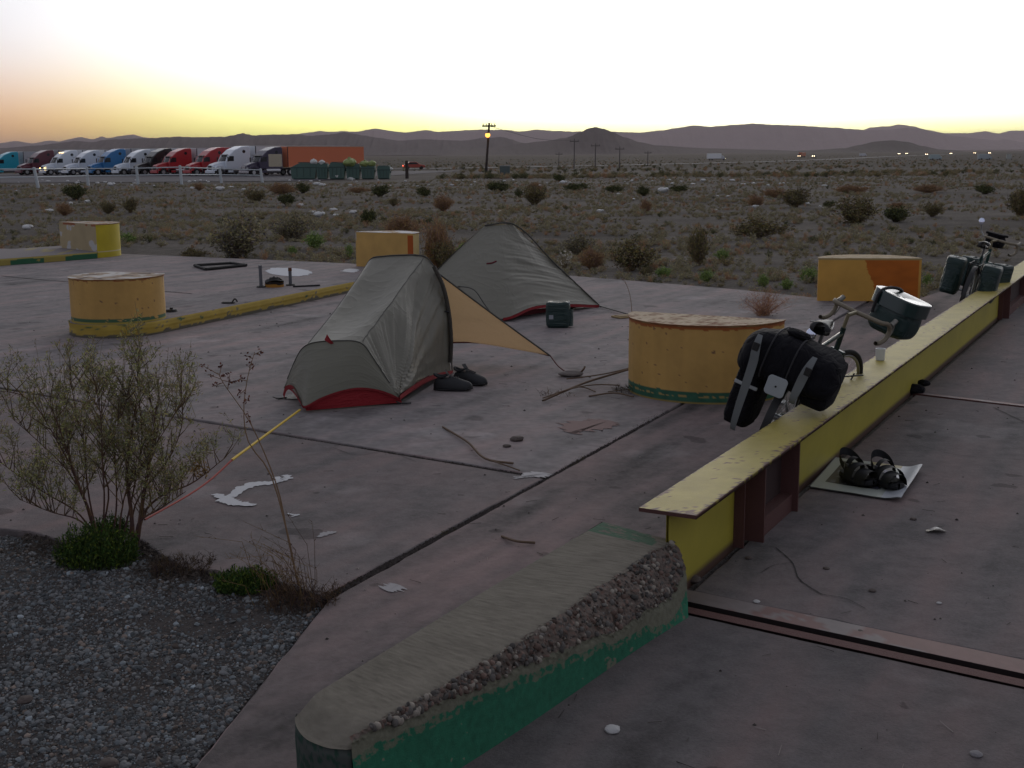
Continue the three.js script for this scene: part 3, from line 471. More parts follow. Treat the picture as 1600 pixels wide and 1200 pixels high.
{ // far left pillar with its green and yellow kerb
  const A = G(95, 388, 0.12), B = G(152, 394, 0.12), H = Zd(93, 347, -A.z).y - 0.0, M0 = lerpV(A, B, 0.5).setY(0), r = A.distanceTo(B) / 2, t = B.clone().sub(A).setY(0).normalize(), dir = V(-t.z, 0, t.x); if (dir.x < 0) dir.negate();
  dPillar('pump_island_pillar', 'yellow half-round pillar at far left with a pale worn flat face', M0, dir, r, H, Math.PI / 2, (q, u, v, flat) => {
    const a = fbm(q.x * 3, q.y * 3, q.z * 3, 4), w = 1 + 0.25 * a;
    if (flat) { if (v > 0.93 && a > 0) return [0.3, 0.1, 0.04]; return a > 0.22 ? [0.5, 0.5, 0.5] : [0.42 * w, 0.34 * w, 0.2 * w]; }
    if (v < 0.2 && v > 0.17) return [0.55, 0.5, 0.3]; return [0.5 * w, 0.4 * w, 0.03 * w];
  }, (q) => { const a = fbm(q.x * 3, q.z * 3, 1, 3); return a > 0 ? [0.3, 0.18, 0.1] : [0.42, 0.38, 0.32]; });
  const k = thing('painted_kerb', 'green and yellow painted kerb at the left edge below the far pillar', 'kerb');
  const k0 = G(-160, 428), k1 = G(152, 404), w = V(-0.3, 0, -1.1).normalize();
  part('kerb_face', surf(200, 10, (u, v) => { const p = lerpV(k0, k1, u); p.y = mix(-0.02, 0.13, v); p.addScaledVector(w, v > 0.85 ? (v - 0.85) * 0.15 : 0); return p; }, (q, u, v) => { const a = fbm(q.x * 1.6, q.y * 3, q.z * 1.6, 3), g = fbm(q.x * 6, q.y * 8, 2, 3); const gr = (u > 0.82 || (u > 0.53 && u < 0.71)) ? g > -0.3 : g > 0.24; return v < 0.12 ? [0.06, 0.055, 0.04] : gr && v < 0.8 + a * 0.2 ? [0.03, 0.12, 0.06] : [0.34, 0.27, 0.07]; }), tinted(0.75), k);
  part('kerb_top', surf(60, 6, (u, v) => { const p = lerpV(k0, k1, u).addScaledVector(w, 0.0225 + v * 3.0); p.y = 0.132; return p; }, (q) => { const a = fbm(q.x * 2, q.z * 2, 3, 3); return a > 0.22 ? [0.3, 0.25, 0.1] : [0.19, 0.17, 0.17]; }), tinted(0.85), k);
  rebase(k, k0);
}
{ // posts and pipe stub on the island, and an iron frame in the slab
  const grey = mat(0.12, 0.125, 0.14, 0.5, { metalness: 0.3 }), rust = mat(0.13, 0.05, 0.025, 0.9), black = mat(0.012, 0.012, 0.012, 0.7);
  const p = (u, v, h0, k) => { const b = G(u, v, KH), o = thing('steel_post', k, 'post'); const top = Zd(u - 0.5, h0, -b.z); part('tube', cyl(b, V(b.x, top.y, b.z), 0.024, 0.024, 14), grey, o); part('cap', cyl(V(b.x, top.y - 0.04, b.z), V(b.x, top.y + 0.006, b.z), 0.028, 0.026, 14), k.includes('left') ? grey : rust, o); part('foot', cyl(b, V(b.x, KH + 0.02, b.z), 0.07, 0.06, 14), black, o); return rebase(o, b); };
  p(408, 449, 415, 'left grey steel post beside the cut pipe on the island'); p(454, 446, 419, 'right grey steel post with rusty tip beside the cut pipe');
  const c = G(429, 448, KH), s = thing('pipe_stub', 'cut yellow pipe stub with charred ragged rim between two posts', 'pipe');
  part('pipe', surf(60, 10, (u, v) => V(c.x + 0.135 * Math.cos(u * 6.283), mix(0, 0.09 + 0.05 * N(u * 5, 3), v) + KH, c.z + 0.135 * Math.sin(u * 6.283)), (q, u, v) => (v > 0.62 + 0.25 * N(u * 9, 1) ? [0.02, 0.015, 0.012] : [0.36, 0.17, 0.03])), tinted(0.8), s);
  part('burnt_mass', surf(30, 10, (u, v) => V(c.x + 0.13 * v * Math.cos(u * 6.283), KH + 0.14 * (1 - v * v * 0.4) + 0.03 * N(u * 6, v * 4), c.z + 0.13 * v * Math.sin(u * 6.283))), black, s); rebase(s, c);
  const rod = G(458, 449, KH), r2 = G(500, 447, KH); single('steel_rod', cyl(rod.clone().setY(KH + 0.012), r2.clone().setY(KH + 0.012), 0.012, 0.012, 6), black, 'thin dark rod lying on the island beside the right post', 'rod');
  const f = thing('manhole_frame', 'black square iron frame lying around an opening behind the left pillar', 'frame'), a = G(304, 417), b = G(322, 423), d = G(385, 416.5), e = G(362, 413.5);
  const rim = (x, y) => { const g = cyl(x.clone().setY(0.03), y.clone().setY(0.03), 0.028, 0.028, 5); return g; };
  part('frame_bar', rim(a, b), black, f); part('frame_bar', rim(b, d), black, f); part('frame_bar', rim(d, e), black, f); part('frame_bar', rim(e, a), black, f);
  part('cover_plate', surf(6, 6, (u, v) => lerpV(lerpV(a, e, u), lerpV(b, d, u), v).setY(0.012)), mat(0.09, 0.08, 0.08), f); rebase(f, b);
  const g1 = G(268, 487, KH), lid = thing('valve_cover', 'small black valve cover on the island behind the left pillar', 'cover'); part('lid', cyl(g1, g1.clone().setY(KH + 0.03), 0.075, 0.06, 16), black, lid); part('knob', cyl(g1.clone().setY(KH + 0.03), g1.clone().setY(KH + 0.05), 0.02, 0.02, 8), black, lid); rebase(lid, g1);
  const h1 = G(357, 474, KH), lid2 = thing('bracket', 'bent dark iron bracket sticking out of the yellow kerb top', 'bracket'); part('plate', box(h1.x, h1.y + 0.012, h1.z, 0.16, 0.018, 0.09, 0.004), black, lid2); part('hook', tube([h1.clone().add(V(0.05, 0.02, 0)), h1.clone().add(V(0.09, 0.06, 0.01)), h1.clone().add(V(0.12, 0.02, 0.02))], 0.01, 10), black, lid2); rebase(lid2, h1);
}

// ------------------------------------------------------------------ tents
const weave = tex(128, 128, (u, v, i, j) => 0.5 + 0.25 * (((i >> 1) + (j >> 1)) % 2 ? 1 : -1) * (0.6 + 0.4 * hash2(i, j, 2)), false);
const crumple = tex(512, 512, (u, v) => { const a = Math.abs(tn(u, v, 7, 31) - 0.5) * 2, b = Math.abs(tn(u + 0.3 * tn(u, v, 5, 3), v, 15, 32) - 0.5) * 2, c = tn(u, v, 40, 33); return 0.55 * Math.sqrt(a) + 0.3 * Math.sqrt(b) + 0.15 * c; }, false);
const nylon = pmat(0.15, 0.145, 0.115, 0.5, { bumpMap: rep(crumple, 1.1), bumpScale: 0.009, sheen: 0.2, sheenRoughness: 0.5, sheenColor: lin(0.4, 0.4, 0.42) });
const nylonFoot = pmat(0.145, 0.142, 0.108, 0.55, { bumpMap: rep(crumple, 0.8), bumpScale: 0.007, sheen: 0.2, sheenRoughness: 0.5, sheenColor: lin(0.4, 0.4, 0.42) });
const tan = pmat(0.62, 0.43, 0.24, 0.8, { transmission: 0.5, thickness: 0, bumpMap: rep(crumple, 1.2), bumpScale: 0.008 });
const red = mat(0.3, 0.012, 0.02, 0.75, { bumpMap: rep(crumple, 3, 1), bumpScale: 0.006 });
const seamM = mat(0.065, 0.063, 0.056, 0.7), blackWeb = mat(0.012, 0.012, 0.014, 0.6), poleM = mat(0.1, 0.1, 0.1, 0.4, { metalness: 0.6 });
const fromPx = (L, dA, dB) => { const x0 = L[0][0], x1 = L[L.length - 1][0]; return L.map(([u, v, d]) => Zd(u, v, d ?? mix(dA, dB, (u - x0) / (x1 - x0)))); };
function buckle(p, d) { const q = [box(0, 0, 0, 0.05, 0.012, 0.03, 0.004), box(0.04, 0, 0, 0.03, 0.01, 0.022, 0.003), cyl(V(-0.03, 0, 0), V(-0.07, 0.02, 0.01), 0.006, 0.004, 6)]; const g = M(q); g.rotateY(d); g.translate(p.x, p.y, p.z); return g; }
const guyline = (pts, r, m, label, name = 'guy_line') => rebase(single(name, tube(pts, r, 30, 5), m, label, 'rope'), V(0, 0, 0));
{
  const P3 = G(441, 624), P1 = G(476, 645), P2 = G(626, 632), hR = G(706, 582), dF = -P3.z, dG = -P2.z, dR = -hR.z, dL = dR + 0.5;
  const foot = fromPx([[443, 607], [450, 590], [460, 566], [471, 546], [482, 538], [500, 534], [532, 532.5], [553, 533], [567, 538], [588, 567], [607, 596], [623, 620]], dF, dG);
  const main = fromPx([[562, 568], [560, 545], [558, 505], [562, 450], [578, 406], [598, 401], [630, 399], [650, 399], [666, 403], [686, 432], [699, 475], [706, 581]], dL, dR);
  const fC = curve(foot), mC = curve(main);
  // arc-length differs between the hoops, so both are read point by point
  const pick = (L, t) => { const c = new THREE.CatmullRomCurve3(L, false, 'centripetal'); return c.getPoint(t); };
  const t = thing('tent', 'near grey one-person tent with red hem and open tan awning', 'tent');
  const bodyAt = (u, v) => {
    const a = pick(foot, v), b = pick(main, v), p = lerpV(a, b, u), sag = Math.sin(Math.PI * u);
    const right = sstep(0.66, 0.8, v), flat = Math.exp(-(((v - 0.5) / 0.16) ** 2));
    // the side panel is pulled in, its folds fan from the foot corner and from the peg half way up
    const fan = Math.atan2((v - 1.0) * 1.6, u + 0.02), f = right * (0.034 * N(fan * 12, 3) + 0.02 * N(fan * 27, 8) + 0.014 * Math.abs(N(u * 9 + v * 7, v * 4, 2)));
    const ridge = right * 0.05 * Math.exp(-(((u - 0.5 + (v - 0.72) * 0.9) / 0.16) ** 2)) * Math.sin(Math.PI * u);
    p.y -= 0.085 * sag * flat + 0.012 * sag * N(u * 3, v * 8);
    p.x += sag * (-0.05 * right) + f + ridge; p.z += -0.3 * f + 0.5 * ridge;
    p.y += sstep(0.93, 1, v) * 0.045 * sag; // hem lifts between the pegs
    return p;
  };
  part('fly', surf(150, 150, bodyAt), nylon, t);
  for (const v of [0.345, 0.71]) part('seam', tube([...Array(40)].map((_, i) => bodyAt(0.02 + 0.96 * i / 39, v).add(V(0, 0.0015, 0.0015))), 0.0032, 110, 5), seamM, t);
  const bottom = fromPx([[446, 604, dF], [449, 605, dF - 0.05], [455, 608, dF - 0.15], [462, 616, dF - 0.3], [469, 627, dF - 0.42], [477, 635, -P1.z], [500, 623, mix(-P1.z, dG, 0.15)], [530, 612, mix(-P1.z, dG, 0.36)], [560, 606.5, mix(-P1.z, dG, 0.56)], [588, 609, mix(-P1.z, dG, 0.75)], [608, 615, mix(-P1.z, dG, 0.88)], [623, 622, dG]], dF, dG);
  const end = surf(90, 60, (u, v) => { const p = lerpV(pick(foot, u), pick(bottom, u), v), s = Math.sin(Math.PI * v); p.z += 0.03 * s * Math.sin(Math.PI * u); p.y += 0.006 * N(u * 5, v * 4) * s; p.x += 0.008 * N(u * 7, v * 2, 4) * s; return p; });
  part('end_panel', end, nylonFoot, t);
  // red bathtub floor showing under the raised hems
  const low = [P3, lerpV(P3, P1, 0.5), P1, lerpV(P1, P2, 0.33), lerpV(P1, P2, 0.66), P2].map((p) => p.clone().setY(0.01)), lowC = curve(low), botC = curve(bottom);
  const inn = V(0.02, 0, -0.05);
  const tub = surf(80, 8, (u, v) => lerpV(pick(bottom, Math.max(0.42, u)), u < 0.42 ? P1.clone().setY(0.012) : lerpV(P1, P2, (u - 0.42) / 0.58).setY(0.012), v).add(inn.clone().multiplyScalar(0.3 + v * 0.2)));
  part('floor_tub', tub, red, t, 'red floor tub under the raised hem');
  part('hem', surf(90, 4, (u, v) => { const p = pick(bottom, u); p.y -= 0.018 * (v - 0.3); p.z += 0.006; return p; }), red, t);
  part('hem', surf(70, 4, (u, v) => { const p = lerpV(foot[11], main[11], u); p.y += 0.045 * Math.sin(Math.PI * u) + 0.015 - v * 0.04; p.x += 0.012; p.z += 0.008; return p; }), red, t);
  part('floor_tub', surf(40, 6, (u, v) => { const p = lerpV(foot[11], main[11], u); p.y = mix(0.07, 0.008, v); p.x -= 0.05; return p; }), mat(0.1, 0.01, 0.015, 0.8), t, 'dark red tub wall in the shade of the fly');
  part('floor_sheet', surf(6, 6, (u, v) => lerpV(lerpV(low[0], low[5], u), lerpV(main[0].clone().setY(0.008), main[11].clone().setY(0.008), u), v).setY(0.008)), blackWeb, t);
  const tabAt = Zd(444, 612, dF - 0.1);
  part('stake_strap', surf(24, 3, (u, v) => { const c = [Zd(442, 616, dF - 0.05), Zd(446, 604, dF - 0.1), Zd(456, 602, dF - 0.2), Zd(464, 615, dF - 0.35), Zd(473, 637, -P1.z)]; const p = curve(c)(u); p.y -= v * 0.035; p.x += v * 0.01; return p; }), red, t, 'red webbing loop at the near left corner');
  part('buckle', buckle(Zd(438, 622, dF), 0.6), blackWeb, t); part('buckle', buckle(Zd(632, 630, dG - 0.02), 0.2), blackWeb, t);
  part('seam', tube([...Array(30)].map((_, i) => pick(main, i / 29).add(V(0.003, 0.004, 0.006))), 0.0065, 90, 6), seamM, t); // pole sleeve
  part('seam', tube([...Array(20)].map((_, i) => pick(foot, 0.08 + 0.84 * i / 19).add(V(0, 0.002, 0.002))), 0.0045, 60, 6), seamM, t);
  part('fly_tab', surf(6, 6, (u, v) => Zd(511 + u * 13 - v * 4, 531 + 8 * u + (1 - v) * -9 * (1 - u), dF - 0.12).add(V(0, 0, 0.02 * Math.sin(u * 3)))), red, t, 'small red pull tab on the ridge');
  part('fly_tab', tube([Zd(618, 463, dR - 0.5), Zd(626, 466, dR - 0.52), Zd(632, 474, dR - 0.54), Zd(635, 482, dR - 0.52)], 0.008, 12, 5), mat(0.06, 0.012, 0.015), t, 'dark red tie on the side panel');
  // awning: one wall of the vestibule pegged out to the right, its near half rolled back against the hoop
  const A = Zd(682, 425, dR + 0.05), tip = Zd(860, 556, dR + 0.35), LB = main[0].clone();
  const aw = surf(60, 60, (u, v) => { const e = lerpV(A, LB, v), p = lerpV(e, tip, u), s = Math.sin(Math.PI * u) * v; p.y += 0.16 * sstep(0.55, 1, v) * Math.sin(Math.PI * u) + 0.01 * N(u * 6, v * 3) * s; p.z -= 0.05 * s; return p; });
  part('awning', aw, tan, t, 'tan awning wall stretched out to the right');
  part('awning_hem', tube([...Array(16)].map((_, i) => { const u = i / 15, e = LB.clone(), p = lerpV(e, tip, u); p.y += 0.16 * Math.sin(Math.PI * u); p.z -= 0.05 * Math.sin(Math.PI * u); return p; }), 0.007, 50, 5), mat(0.13, 0.02, 0.025), t);
  part('awning_seam', tube([A, lerpV(A, tip, 0.5).add(V(0, -0.006, 0)), tip], 0.008, 20, 5), seamM, t);
  part('rolled_door', tube([Zd(676, 416, dR + 0.02), Zd(690, 446, dR), Zd(699, 485, dR - 0.01), Zd(703, 530, dR - 0.02), Zd(702, 566, dR - 0.03)].map((p) => p.add(V(0.012, 0, 0.015))), 0.019, 40, 8), mat(0.07, 0.062, 0.05, 0.7, { bumpMap: rep(crumple, 8, 2), bumpScale: 0.01 }), t, 'near door half rolled up along the hoop');
  part('toggle', cyl(Zd(695, 486, dR - 0.06), Zd(702, 488, dR - 0.06), 0.008, 0.008, 6), blackWeb, t);
  const stake = G(884, 586);
  rebase(t, P2.clone());
  guyline([tip, lerpV(tip, stake, 0.5).add(V(0, -0.004, 0)), stake.clone().setY(0.03)], 0.007, mat(0.12, 0.05, 0.045), 'dark guy line from the awning tip to a grey rock');
  // yellow line to the bush, with a red cord beyond
  const y0 = P1.clone().setY(0.05), y1 = Zd(362, 719, -G(362, 760).z), r1 = Zd(300, 770, -G(290, 800).z), r2 = Zd(226, 812, -G(220, 848).z);
  rebase(single('guy_line', tube([y0.clone().lerp(y1, 0.08), lerpV(y0, y1, 0.5), y1], 0.0085, 12, 6), mat(0.62, 0.42, 0.03, 0.7), 'taut yellow guy line from the near tent corner to the bush', 'rope'), V(0, 0, 0));
  rebase(single('cord', tube([y1, lerpV(y1, r1, 0.5).add(V(0, -0.012, 0)), r1, r2], 0.006, 24, 6), mat(0.36, 0.06, 0.045, 0.7), 'red cord tied round the bush stem', 'rope'), V(0, 0, 0));
}
{
  const dP = 16.4, PL = Zd(757, 353, dP), PR = Zd(801, 351, dP), tip = Zd(936, 478, -G(940, 480).z), N1 = G(786, 503).setY(0.04), LB = G(622, 503).setY(0.04), LB2 = Zd(690, 424, dP - 0.3);
  const t = thing('tent', 'far grey tent with its vestibule pegged shut to the right', 'tent');
  const bottomA = [LB, lerpV(LB, N1, 0.5).setY(0.09), N1, lerpV(N1, tip, 0.3).add(V(0, 0.09, 0)), lerpV(N1, tip, 0.62).add(V(0, 0.07, 0)), tip];
  const topA = [PL, lerpV(PL, PR, 0.3), lerpV(PL, PR, 0.55), lerpV(PL, PR, 0.8), PR, PR];
  const tC = curve(topA.slice(0, 5)), at = (L, u) => new THREE.CatmullRomCurve3(L, false, 'centripetal').getPoint(u);
  const front = surf(130, 100, (u, v) => {
    const a = lerpV(PL, PR, Math.min(1, u * 1.25)), b = at(bottomA, u), p = lerpV(a, b, v), s = Math.sin(Math.PI * v);
    const left = sstep(0.45, 0, u);
    p.z += s * (0.1 * sstep(0.15, 0.5, u) * sstep(0.95, 0.5, u)) * 0.8; p.x -= 0.09 * s * left; p.y += -0.02 * s * left;
    const folds = (0.024 * N(v * 13 - u * 4, u * 3, 3) + 0.014 * N(v * 30 - u * 9, u * 4, 8)) * s * sstep(0.3, 0.6, u);
    p.z += folds; p.y += folds * 0.4; if (v > 0.93 && u > 0.45) p.y += (v - 0.93) * 0.2;
    return p;
  });
  part('fly', front, nylon, t);
  const back = surf(60, 40, (u, v) => { const b = lerpV(LB.clone().add(V(0.1, 0, -1.2)), tip, u), a = lerpV(PL, PR, Math.min(1, u * 1.2)); return lerpV(a, b, v); });
  part('fly', back, nylon, t);
  part('fly', surf(12, 40, (u, v) => lerpV(PL, lerpV(LB, LB.clone().add(V(0.1, 0, -1.2)), u), v).add(V(-0.09 * Math.sin(Math.PI * v), 0, 0))), nylon, t);
  const seam = (L, r = 0.01) => part('seam', tube(L, r, 40, 5), seamM, t);
  seam([PL, PR, lerpV(PR, tip, 0.5), tip].map((p) => p.clone().add(V(0.004, 0.008, 0.006))));
  seam([Zd(712, 446, 15.4), Zd(742, 453, 14.9), Zd(757, 474, 14.75), Zd(772, 495, 14.6)].map((p) => p.add(V(0, 0, 0.06))), 0.008);
  part('fly_tab', tube([Zd(761, 411, 15.45), Zd(769, 410, 15.4), Zd(776, 407, 15.4)].map((p) => p.add(V(0, 0, 0.1))), 0.012, 10, 5), mat(0.12, 0.012, 0.02), t, 'dark red loop on the fly');
  part('hem', surf(60, 4, (u, v) => { const p = at(bottomA, 0.4 + 0.6 * u); p.y += 0.012 - v * 0.035; p.z += 0.012; return p; }), red, t);
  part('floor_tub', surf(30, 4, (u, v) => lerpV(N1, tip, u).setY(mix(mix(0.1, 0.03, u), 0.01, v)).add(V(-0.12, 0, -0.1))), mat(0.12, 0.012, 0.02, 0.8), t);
  const st = G(986, 496);
  rebase(t, N1.clone().setY(0));
  guyline([tip, st.clone().setY(0.03)], 0.008, seamM, 'short dark guy line from the far tent to the slab joint');
  single('buckle', buckle(tip.clone().add(V(0.06, -0.02, 0)), 0.4), blackWeb, 'black buckle on the guy line of the far tent', 'buckle');
  // thin tile held under the peg
  const tl = G(975, 496), o = thing('paver', 'small tan tile lying on the slab beside the far guy line', 'tile'); part('tile', new RoundedBoxGeometry(0.26, 0.02, 0.2, 2, 0.006).rotateY(0.5).translate(tl.x, 0.012, tl.z), mat(0.36, 0.26, 0.13, 0.9), o); part('tile_rim', new RoundedBoxGeometry(0.2, 0.008, 0.14, 2, 0.003).rotateY(0.5).translate(tl.x, 0.026, tl.z), mat(0.24, 0.17, 0.09), o); rebase(o, tl);
}
const rockGeo = (s, seed, fy = 0.6, d = 3) => { const g = new THREE.IcosahedronGeometry(s, d), p = g.attributes.position; for (let i = 0; i < p.count; i++) { const q = V(p.getX(i), p.getY(i), p.getZ(i)).divideScalar(s), w = 1 + 0.45 * fbm(q.x * 1.1 + seed, q.y * 1.1, q.z * 1.1, 4); p.setXYZ(i, q.x * w * s, q.y * w * s * fy, q.z * w * s); } g.computeVertexNormals(); return g; };
{
  const p = G(893, 588); single('rock', rockGeo(0.085, 3, 0.42).scale(1.3, 1, 0.8).translate(p.x, 0.025, p.z), mat(0.16, 0.14, 0.13), 'flat grey rock holding the awning guy line', 'rock');
  // dry branches between the tent and the pillar
  const bark = mat(0.14, 0.095, 0.065, 0.95); const st = (L, r, label) => { const o = thing('dead_branch', label, 'branch'); L.forEach((pts, i) => part(i ? 'twig' : 'stem', tube(pts.map(([u, v, y]) => G(u, v, y)), i ? r * 0.6 : r, 24, 5), bark, o)); const b = G(L[0][0][0], L[0][0][1]); return rebase(o, b); };
  st([[[848, 626, 0.02], [880, 612, 0.05], [920, 596, 0.05], [990, 575, 0.1]], [[848, 622, 0.02], [890, 608, 0.07], [935, 601, 0.03], [968, 602, 0.02]], [[900, 604, 0.05], [915, 606, 0.02], [930, 612, 0.01]]], 0.0095, 'dry branch bundle lying between near tent and round pillar');
  st([[[905, 584, 0.02], [912, 577, 0.07], [914, 573, 0.09]], [[885, 592, 0.02], [905, 590, 0.03], [950, 583, 0.03], [988, 574, 0.05]]], 0.01, 'thin bent stick beside the guy line rock');
  st([[[692, 667, 0.008], [730, 690, 0.02], [765, 719, 0.02], [802, 724, 0.012]], [[765, 719, 0.02], [790, 727, 0.02], [812, 735, 0.01]]], 0.008, 'thin curved stick lying across the tent slab');
  st([[[784, 838, 0.006], [810, 846, 0.02], [836, 848, 0.01]]], 0.007, 'short dark twig on the reddish strip of concrete');
  st([[[920, 619, 0.006], [960, 614, 0.02], [990, 620, 0.02]], [[950, 612, 0.01], [985, 608, 0.02]]], 0.007, 'small twigs at the foot of the round pillar');
  const rp = rng(4); for (const [u, v, s, lab] of [[808, 688, 0.05, 'brown clod on the tent slab near the oxide patch'], [792, 698, 0.03, 'small dark chip on the tent slab'], [957, 1142, 0.028, 'pale pebble on the concrete in the foreground'], [1462, 831, 0.0, ''], [1427, 812, 0.018, 'dark crumb on the concrete left of the black scrap'], [1363, 924, 0.017, 'small dark pebble on the concrete above the channel'], [1113, 873, 0.022, 'pale pebble at the foot of the beam'], [1170, 873, 0.018, 'dark pebble near the beam pocket'], [1291, 889, 0.016, 'dark pebble right of the crack'], [1083, 908, 0.04, 'dark clod in the corner of beam and channel'], [1467, 943, 0.012, 'white pebble on the concrete at right'], [1345, 989, 0.02, 'dark lump on the steel channel'], [1182, 941, 0.016, 'pale lump on the steel channel'], [1525, 1180, 0.02, 'grey pebble at the bottom right corner'], [40, 1096, 0.03, 'dark stone in the gravel at lower left'], [170, 1195, 0.03, 'dark stone at the bottom edge of the gravel'], [690, 607, 0, '']]) if (s) { const q = G(u, v); single('pebble', rockGeo(s, u, 0.4, 2).translate(q.x, s * 0.22, q.z), lab.includes('pale') || lab.includes('white') ? mat(0.42, 0.42, 0.42) : lab.includes('grey') ? mat(0.2, 0.19, 0.2) : mat(0.075, 0.058, 0.052), lab, 'pebble'); }
}
// bucket-like pannier by the far tent, shoes, sandals, magazine, cup
function pannier(w, h, d, body, trim) { // local: back at z = 0, base at y = 0
  const g = new THREE.Group();
  const sh = surf(48, 24, (u, v) => { const a = u * 2 * Math.PI, sx = Math.sign(Math.cos(a)) * Math.abs(Math.cos(a)) ** 0.45, sz = Math.sign(Math.sin(a)) * Math.abs(Math.sin(a)) ** 0.45, b = 1 + 0.06 * Math.sin(v * 3.1) + 0.03 * N(u * 8, v * 4, w * 20), e = 1 - 0.12 * sstep(0.12, 0, v); return V(sx * w / 2 * b * e, v * h, sz * d / 2 * b * e); });
  part('bag_body', sh, body, g); part('bag_base', surf(24, 6, (u, v) => { const a = u * 2 * Math.PI; return V(Math.sign(Math.cos(a)) * Math.abs(Math.cos(a)) ** 0.45 * w / 2 * 0.9 * v, 0.002, Math.sign(Math.sin(a)) * Math.abs(Math.sin(a)) ** 0.45 * d / 2 * 0.9 * v); }), body, g);
  part('lid', surf(48, 12, (u, v) => { const a = u * 2 * Math.PI, k = v < 0.3 ? 1.05 : 1.05 * Math.sqrt(Math.max(0, 1 - ((v - 0.3) / 0.7) ** 2)); return V(Math.sign(Math.cos(a)) * Math.abs(Math.cos(a)) ** 0.45 * w / 2 * k, h - 0.05 + 0.11 * Math.min(1, v * 1.8) + 0.01 * N(u * 9, v * 5), Math.sign(Math.sin(a)) * Math.abs(Math.sin(a)) ** 0.45 * d / 2 * k); }), body, g);
  return g;
}
const adopt = (o, g) => { for (const c of [...g.children]) o.add(c); return o; };
const bottleGreen = mat(0.012, 0.035, 0.034, 0.42, { bumpMap: rep(crumple, 1), bumpScale: 0.01 }), blackNylon = pmat(0.006, 0.006, 0.009, 0.85, { specularIntensity: 0.45, bumpMap: rep(crumple, 1.4), bumpScale: 0.016 }), reflective = mat(0.42, 0.45, 0.47, 0.5);
{
  const b = G(872, 511), o = thing('pannier', 'dark green pannier standing in front of the far tent', 'pannier');
  adopt(o, pannier(0.27, 0.24, 0.2, bottleGreen)); part('tag', new RoundedBoxGeometry(0.05, 0.05, 0.004, 2, 0.001).translate(-0.075, 0.13, 0.108), mat(0.3, 0.32, 0.36), o); part('side_pocket', surf(20, 10, (u, v) => { const a = u * Math.PI; return V(0.13 + 0.05 * Math.sin(a), 0.02 + v * 0.2, 0.07 * Math.cos(a)); }), bottleGreen, o);
  part('buckle', new RoundedBoxGeometry(0.03, 0.02, 0.02, 2, 0.004).translate(0.13, 0.29, 0.05), mat(0.4, 0.42, 0.42), o); o.position.copy(b); o.rotation.y = -0.1;
}
function shoe(L) { // toe towards +x
  const g = new THREE.Group(), W = L * 0.36;
  const half = (x) => W / 2 * (0.72 + 0.28 * Math.sin((x - 0.12) * 3.4)) * Math.sqrt(Math.max(0.02, 1 - Math.pow(Math.abs(x - 0.5) * 2, 6)));
  part('sole', surf(40, 16, (u, v) => { const t = v < 0.5 ? 1 : -1, x = u, k = v < 0.25 ? v * 4 : v < 0.5 ? 1 : v < 0.75 ? 1 : (1 - v) * 4; const a = v * 2 * Math.PI; return V((x - 0.5) * L, 0.014 + 0.014 * Math.sin(a) + 0.012 * sstep(0.75, 1, x), half(x) * 1.06 * Math.cos(a)); }), mat(0.02, 0.02, 0.022, 0.7), g);
  part('upper', surf(44, 24, (u, v) => { const a = v * Math.PI, x = u, hgt = L * (x < 0.42 ? 0.3 - 0.02 * x : mix(0.29, 0.17, sstep(0.42, 0.95, x))) * Math.sqrt(Math.max(0.03, 1 - Math.pow(Math.abs(x - 0.5) * 2, 8))); const open = x < 0.4 ? Math.max(0, Math.sin(a) - 0.8) * 0.5 : 0; return V((x - 0.5) * L, 0.026 + hgt * (Math.sin(a) ** 0.7 - open * 2), half(x) * Math.cos(a) * (1 - 0.25 * Math.sin(a))); }), mat(0.012, 0.014, 0.017, 0.55), g);
  part('collar', tube([...Array(14)].map((_, i) => { const a = i / 14 * 6.283; return V((0.2 - 0.5) * L + 0.17 * L * Math.cos(a), 0.036 + L * 0.28 + 0.01 * Math.cos(a * 2), W * 0.27 * Math.sin(a)); }), 0.011, 30, 6, true), mat(0.02, 0.02, 0.024, 0.8), g);
  part('tongue', surf(8, 6, (u, v) => V((mix(0.42, 0.3, v) - 0.5) * L, 0.03 + L * mix(0.27, 0.44, v), (u - 0.5) * W * 0.5)), mat(0.02, 0.022, 0.025, 0.8), g);
  part('lace', M([0.44, 0.5, 0.56, 0.62].map((x, i) => tube([V((x - 0.5) * L, 0.03 + L * (0.275 - i * 0.016), -W * 0.2), V((x + 0.015 - 0.5) * L, 0.036 + L * (0.295 - i * 0.018), 0), V((x - 0.5) * L, 0.03 + L * (0.275 - i * 0.016), W * 0.2)], 0.004, 8, 5))), mat(0.05, 0.05, 0.055), g);
  return g;
}
{
  const a = G(708, 610), b = G(735, 601), s1 = thing('shoe', 'near one of the black trainers beside the near tent', 'shoe'), s2 = thing('shoe', 'rear one of the black trainers beside the near tent', 'shoe');
  adopt(s1, shoe(0.34)); adopt(s2, shoe(0.34)); s1.position.copy(a); s1.rotation.y = -0.12; s2.position.copy(b); s2.rotation.y = -0.5;
}
